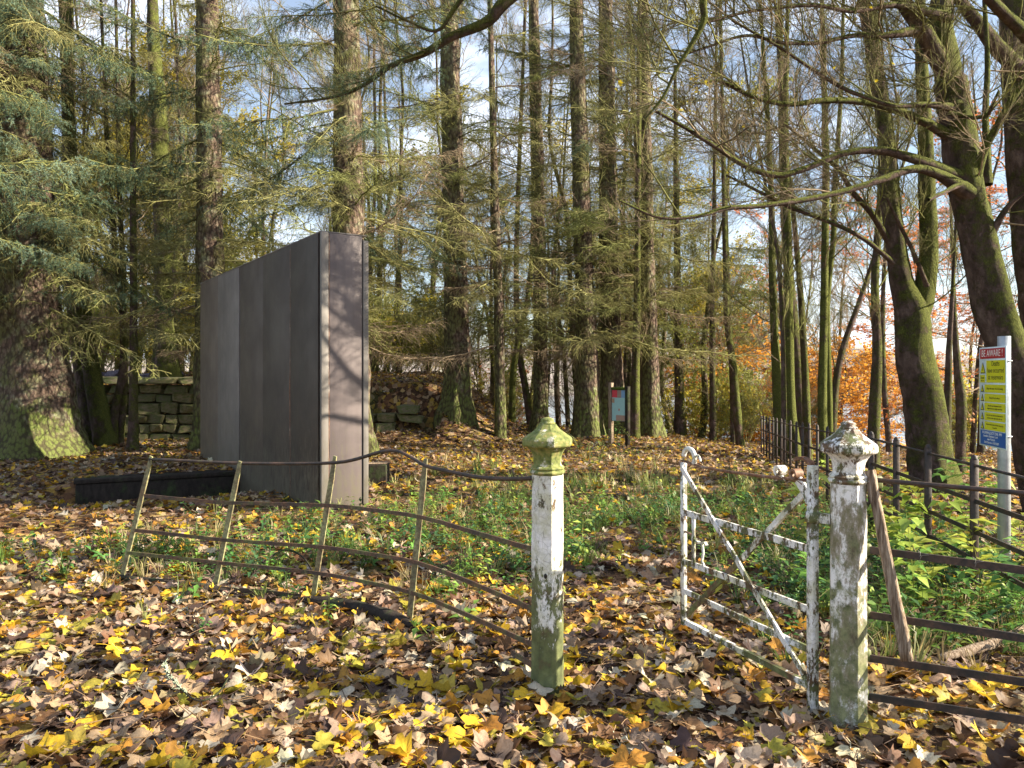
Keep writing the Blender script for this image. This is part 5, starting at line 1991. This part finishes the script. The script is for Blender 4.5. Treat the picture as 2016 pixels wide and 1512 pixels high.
def herb(seed, H=.22, pairs=5, L=.055, bramble=False):
    rng = np.random.default_rng(seed)
    mb = MB()
    lean = rng.normal(0, .3, 2)
    zs = np.linspace(0, 1, 4)
    st = np.stack([lean[0] * H * zs ** 2, lean[1] * H * zs ** 2, H * zs], -1)
    tube(mb, st, np.linspace(.0028, .0012, 4), 3, c=(.7, .6, .5))
    for i in range(pairs):
        t = .25 + .75 * (i + .5) / pairs
        p = np.array([np.interp(t, zs, st[:, k_]) for k_ in range(3)])
        a0 = rng.uniform(0, 6.28)
        for s in (0, 1) if not bramble else (0,):
            a = a0 + s * math.pi + rng.normal(0, .3)
            tilt = rng.uniform(-.5, .3)
            offs = (0,) if not bramble else (-.9, 0, .9)
            for o_ in offs:
                V, F3 = leaflet(L * rng.uniform(.7, 1.3) * (1.2 if o_ == 0 else 1), L * .62, rng.uniform(0, .4))
                V = V + (L * .25, 0, 0)
                ca, sa = math.cos(a + o_), math.sin(a + o_)
                ct, st_ = math.cos(tilt), math.sin(tilt)
                V = np.stack([V[:, 0] * ct + V[:, 2] * st_, V[:, 1], -V[:, 0] * st_ + V[:, 2] * ct], -1)
                V = np.stack([V[:, 0] * ca - V[:, 1] * sa, V[:, 0] * sa + V[:, 1] * ca, V[:, 2]], -1)
                mb.add(V + p, F3, None, np.full(3, rng.uniform(.7, 1.3)))
    V, F3, F4, C = mb.arrays()
    F3 = np.concatenate([F3, F4[:, [0, 1, 2]], F4[:, [0, 2, 3]]])
    return V, F3, C


def tuft(seed, H=.16, nb=14):
    rng = np.random.default_rng(seed)
    mb = MB()
    for i in range(nb):
        a = rng.uniform(0, 6.28)
        h = H * rng.uniform(.5, 1.2)
        r = rng.uniform(.2, .9) * h
        d = np.array([math.cos(a), math.sin(a), 0])
        w = np.array([-math.sin(a), math.cos(a), 0]) * .0025
        b0 = d * rng.uniform(0, .02)
        m = b0 + d * r * .4 + (0, 0, h * .65)
        e = b0 + d * r + (0, 0, h * rng.uniform(.6, 1))
        mb.add([b0 - w, b0 + w, m + w * .8, m - w * .8, e], [(0, 1, 2), (0, 2, 3), (3, 2, 4)], None, np.full(3, rng.uniform(.7, 1.3)))
    V, F3, F4, C = mb.arrays()
    return V, F3, C


HERB = [herb(i, .20, 6, .042) for i in range(5)] + [herb(20 + i, .13, 4, .05) for i in range(3)]
TUFT = [tuft(i) for i in range(5)]
GREENS = np.array([(.06, .15, .035), (.10, .22, .04), (.16, .28, .05), (.05, .12, .045), (.24, .32, .06)])


def plant_cover(n, d0, d1, variants, thr, sc, cols, mb, xr=.72):
    x, y = sample_ground(n, d0, d1, xr)
    g = green_mask(x, y) * (.62 + 1.1 * np.array([mnoise.noise(Vector((a * 1.6, b * 1.6, 3))) for a, b in zip(x, y)]))
    keep = RNG.random(n) < g * thr
    x, y = x[keep], y[keep]
    n = len(x)
    c = cols[RNG.integers(len(cols), size=n)] * RNG.uniform(.75, 1.3, (n, 1))
    scatter(mb, variants, np.stack([x, y, gz(x, y) + .0], -1), RNG.uniform(0, 6.28, n), RNG.normal(0, .2, n), RNG.normal(0, .2, n), RNG.uniform(*sc, n), c)


cover = MB()
plant_cover(4400, 4.4, 9.5, HERB, 1.1, (.5, 1.35), GREENS, cover)
plant_cover(4200, 9, 20, HERB, .50, (.6, 1.4), np.concatenate([GREENS, [(.30, .34, .08), (.22, .26, .07)]]), cover)
n = 300
xd, yd_ = RNG.uniform(1.95, 4.0, n), RNG.uniform(4.3, 7.0, n)
scatter(cover, HERB, np.stack([xd, yd_, gz(xd, yd_)], -1), RNG.uniform(0, 6.28, n), RNG.normal(0, .25, n), RNG.normal(0, .25, n), RNG.uniform(.7, 1.6, n), GREENS[RNG.integers(5, size=n)])
o = cover.build('undergrowth', M_PLANT, None, True, True, kind='stuff')
o['label'] = 'low green nettles and herbs growing through the fallen leaves'
gr = MB()
plant_cover(4200, 4.2, 12, TUFT, .9, (.6, 1.6), np.array([(.13, .20, .04), (.22, .24, .08), (.30, .25, .12), (.09, .16, .035)]), gr)
plant_cover(2600, 10, 21, TUFT, .7, (1., 2.4), np.array([(.22, .24, .08), (.34, .28, .14), (.18, .22, .06)]), gr)
n = 150
xd, yd_ = RNG.uniform(2.0, 3.6, n), RNG.uniform(4.0, 6.4, n)
scatter(gr, TUFT, np.stack([xd, yd_, gz(xd, yd_)], -1), RNG.uniform(0, 6.28, n), RNG.normal(0, .3, n), RNG.normal(0, .3, n), RNG.uniform(.8, 1.7, n), np.array([(.26, .20, .10), (.34, .27, .15), (.20, .22, .07)])[RNG.integers(3, size=n)])
o = gr.build('grass', M_PLANT, None, True, True, kind='stuff')
o['label'] = 'thin grass tufts among the leaves'

# brambles and raspberry canes behind the right gatepost: each a plant
R3 = np.random.default_rng(404)
BR = []
for i in range(4):
    V, F3, C = herb(70 + i, .62, 11, .105, True)
    b = MB().add(V, F3, None, C * np.array([(.13, .26, .05), (.27, .37, .06), (.09, .20, .05), (.40, .44, .08)][i]))
    BR.append(b.mesh('bramble', M_PLANT, True, True))
spots = [(1765, 5.2), (1800, 4.9), (1822, 5.9), (1850, 5.3), (1885, 4.8), (1880, 6.3), (1915, 5.8), (1945, 5.1), (1975, 5.6), (1745, 6.2), (1780, 6.9), (1842, 7.2), (1905, 7.4), (1960, 7.0), (2000, 6.4),
         (1560, 6.6), (1585, 5.4), (1720, 7.6), (1760, 8.4), (1830, 8.6), (1900, 8.8), (1960, 8.2), (2010, 5.0), (1700, 9.4), (1640, 9.6), (1600, 10.4), (1725, 5.5)]
ORD = ('first', 'second', 'third', 'fourth', 'fifth', 'sixth', 'seventh', 'eighth', 'ninth', 'tenth', 'eleventh', 'twelfth')
BSEEN = set()
for i, (px, d) in enumerate(spots):
    p = PG(px, d)
    pi = min(range(len(posts)), key=lambda q_: abs(posts[q_][0] - px) + 40 * abs(posts[q_][1] - d))
    wh = 'beyond' if px > CX + (3.64 + .145 * (d - 7.8)) / d * F else 'before'
    for dv in range(8):
        v = (i + dv) % 4
        big = (dv // 4 + i) % 2
        lab = '%s %s bramble %s the black iron fence, at its %s post from the sign' % (('small', 'large')[big], ('mid green', 'lime green', 'dark green', 'yellow')[v], wh, ORD[min(pi, 11)])
        if lab not in BSEEN:
            break
    BSEEN.add(lab)
    o = link('bramble', BR[v], None, (p[0], p[1], p[2] - .02), (R3.normal(0, .12), R3.normal(0, .12), R3.uniform(0, 6.28)), (.78, 1.2)[big] * R3.uniform(.95, 1.05))
    tag(o, lab, 'bramble', 'brambles among the iron fences')

# tall stems under the information board
for i, (px, d, lab) in enumerate(((1188, 16.4, 'tall green nettle stem left of the foot of the information board'), (1216, 16.0, 'leafy green weed growing up in front of the information board'), (1246, 16.8, 'yellow-green weed right of the foot of the information board'))):
    V, F3, C = herb(90 + i, .62, 10, .07)
    o = MB().add(V, F3, None, C * np.array([(.10, .20, .05), (.07, .17, .04), (.26, .32, .06)][i])).build('weed', M_PLANT, None, True, True)
    o.location = PG(px, d)
    tag(o, lab, 'weed')

# ------------------------------------------------------------------ logs, fallen branches, moss strips


def log(name, label, cat, pts, r, mat, seed=0, rough=.3, ns=10):
    pts = np.array(pts, float)
    path = catmull(pts, 5)
    rr = np.interp(np.linspace(0, len(r) - 1, len(path)), np.arange(len(r)), r)
    R = np.array([[rr[i] * (1 + rough * mnoise.noise(Vector((math.cos(j / ns * 6.283) * 2 + seed, math.sin(j / ns * 6.283) * 2, i * .4)))) for j in range(ns)] for i in range(len(path))])
    b = MB()
    tube(b, path - pts[0], R, ns, cap=True)
    o = b.build(name, mat)
    o.location = pts[0]
    return tag(o, label, cat)


def G(px, py, lift=0.):
    """point on level ground seen at the pixel"""
    d = F * CAMH / (py - HY)
    x = (px - CX) / F * d
    return (x, d, float(gz(x, d)) + lift)


log('rotten_log', 'dark rotten mossy log lying under the leaning estate fence', 'log', [G(238, 1146, .02), G(380, 1158, .0), G(520, 1166, -.01), G(640, 1186, .02), G(760, 1216, .03), G(850, 1248, -.02)], [.035, .04, .03, .04, .05, .02], M_DARKW, 1)
log('mossy_kerb', 'low bright green mossy edge in the leaves at the far left', 'kerb', [G(-30, 1135, -.03), G(70, 1142, -.02), G(130, 1150, -.02), G(196, 1160, -.04)], [.05, .05, .045, .03], M_MOSSP, 2)
log('fallen_branch', 'bare broken branch lying in the leaves behind the right rail fence', 'branch', [G(1850, 1310, .04), G(1920, 1296, .06), G(1975, 1280, .09), G(2040, 1256, .12)], [.02, .028, .026, .024], M_WOOD, 3)
log('arched_twig', 'dark arched twig behind the second panel of the leaning fence', 'twig', [G(480, 1150, .02), G(520, 1130, .10), G(560, 1118, .17), G(600, 1128, .13), G(632, 1160, .03)], [.006, .008, .008, .007, .005], M_DARKW, 4)
log('mossy_mound', 'small moss cushion in the leaves under the leaning fence', 'moss', [G(850, 1158, -.01), G(878, 1160, .0)], [.06, .05], M_MOSSP, 5)
tw = thing('lichened_twig', 'small twig crusted with pale lichen lying on the leaves in front', 'twig', G(330, 1370, .05))
tb = np.array(tw.location)
b = MB()
pp = [np.array(G(322, 1345, .07)), np.array(G(338, 1370, .06)), np.array(G(362, 1396, .06)), np.array(G(392, 1412, .06)), np.array(G(430, 1400, .07)), np.array(G(458, 1360, .09))]
tube(b, catmull(pp, 4) - tb, .0045, 5)
b.build('twig', M_DARKW, tw)
b = MB()
for i in range(130):
    t_ = RNG.random() ** 1.5 * 2.2
    k = int(t_)
    c = pp[k] + (pp[k + 1] - pp[k]) * (t_ - k) - tb
    e = RNG.normal(0, .012, 3)
    tube(b, [c, c + e * .6, c + e + RNG.normal(0, .004, 3)], [.0035, .003, .0012], 3)
b.build('lichen', flat('pale_lichen', (.36, .42, .30), .9), tw, kind='stuff')

# sticks and stalks through the leaf carpet
st = MB()
for i in range(900):
    d = 2.6 + 6 * RNG.random() ** 1.3
    xx = RNG.uniform(-.7, .7) * d
    a = RNG.uniform(0, 6.28)
    L = RNG.uniform(.05, .22)
    z = float(gz(xx, d)) + RNG.uniform(.03, .07)
    e = np.array([math.cos(a), math.sin(a), RNG.normal(0, .12)]) * L
    c = (.40, .26, .14) if RNG.random() < .6 else (.10, .06, .04)
    tube(st, [(xx, d, z), np.array([xx, d, z]) + e * .5 + RNG.normal(0, .008, 3), np.array([xx, d, z]) + e], RNG.uniform(.0012, .0026), 3, c=c)
o = st.build('twig_litter', M_PLANT, None, True, True, kind='stuff')
o['label'] = 'thin twigs and leaf stalks scattered over the fallen leaves'

# last yellow leaves still on the overhanging twigs: each sits on a real twig
def world_m(o):
    m = Matrix.LocRotScale(o.location, o.rotation_euler, o.scale)
    return world_m(o.parent) @ m if o.parent else m


near = [o for o in COL.objects if o.name.startswith('twig') and o.parent and o.parent.name.startswith('limb')]
R5 = np.random.default_rng(55)
made = 0
for _ in range(2500):
    if made >= 26:
        break
    o = near[R5.integers(len(near))]
    q = world_m(o) @ o.data.vertices[int(R5.integers(len(o.data.vertices)))].co
    if q.y < 2:
        continue
    px, py = q.x / q.y * F + CX, HY - (q.z - CAMH) / q.y * F
    if not (900 < px < 1760 and 0 < py < 440):
        continue
    V, F3, sh = LL[made % 8]
    V = V - np.array([V[:, 0].mean() * 0, V[:, 1].min() * .6, 0])
    R = rotmats(np.array([R5.uniform(0, 6.28)]), np.array([R5.uniform(-1.2, 1.2)]), np.array([R5.uniform(-1, 1)]))[0]
    o = MB().add((V @ R.T) * R5.uniform(.05, .075), F3, None, np.array((.62, .50, .04))[None] * np.asarray(sh)[:, None]).build('hanging_leaf', M_LEAF, None, True, True)
    o.location = q
    tag(o, 'last yellow leaf hanging from the thin twigs overhead', 'leaf', 'last yellow leaves on the overhead twigs')
    made += 1
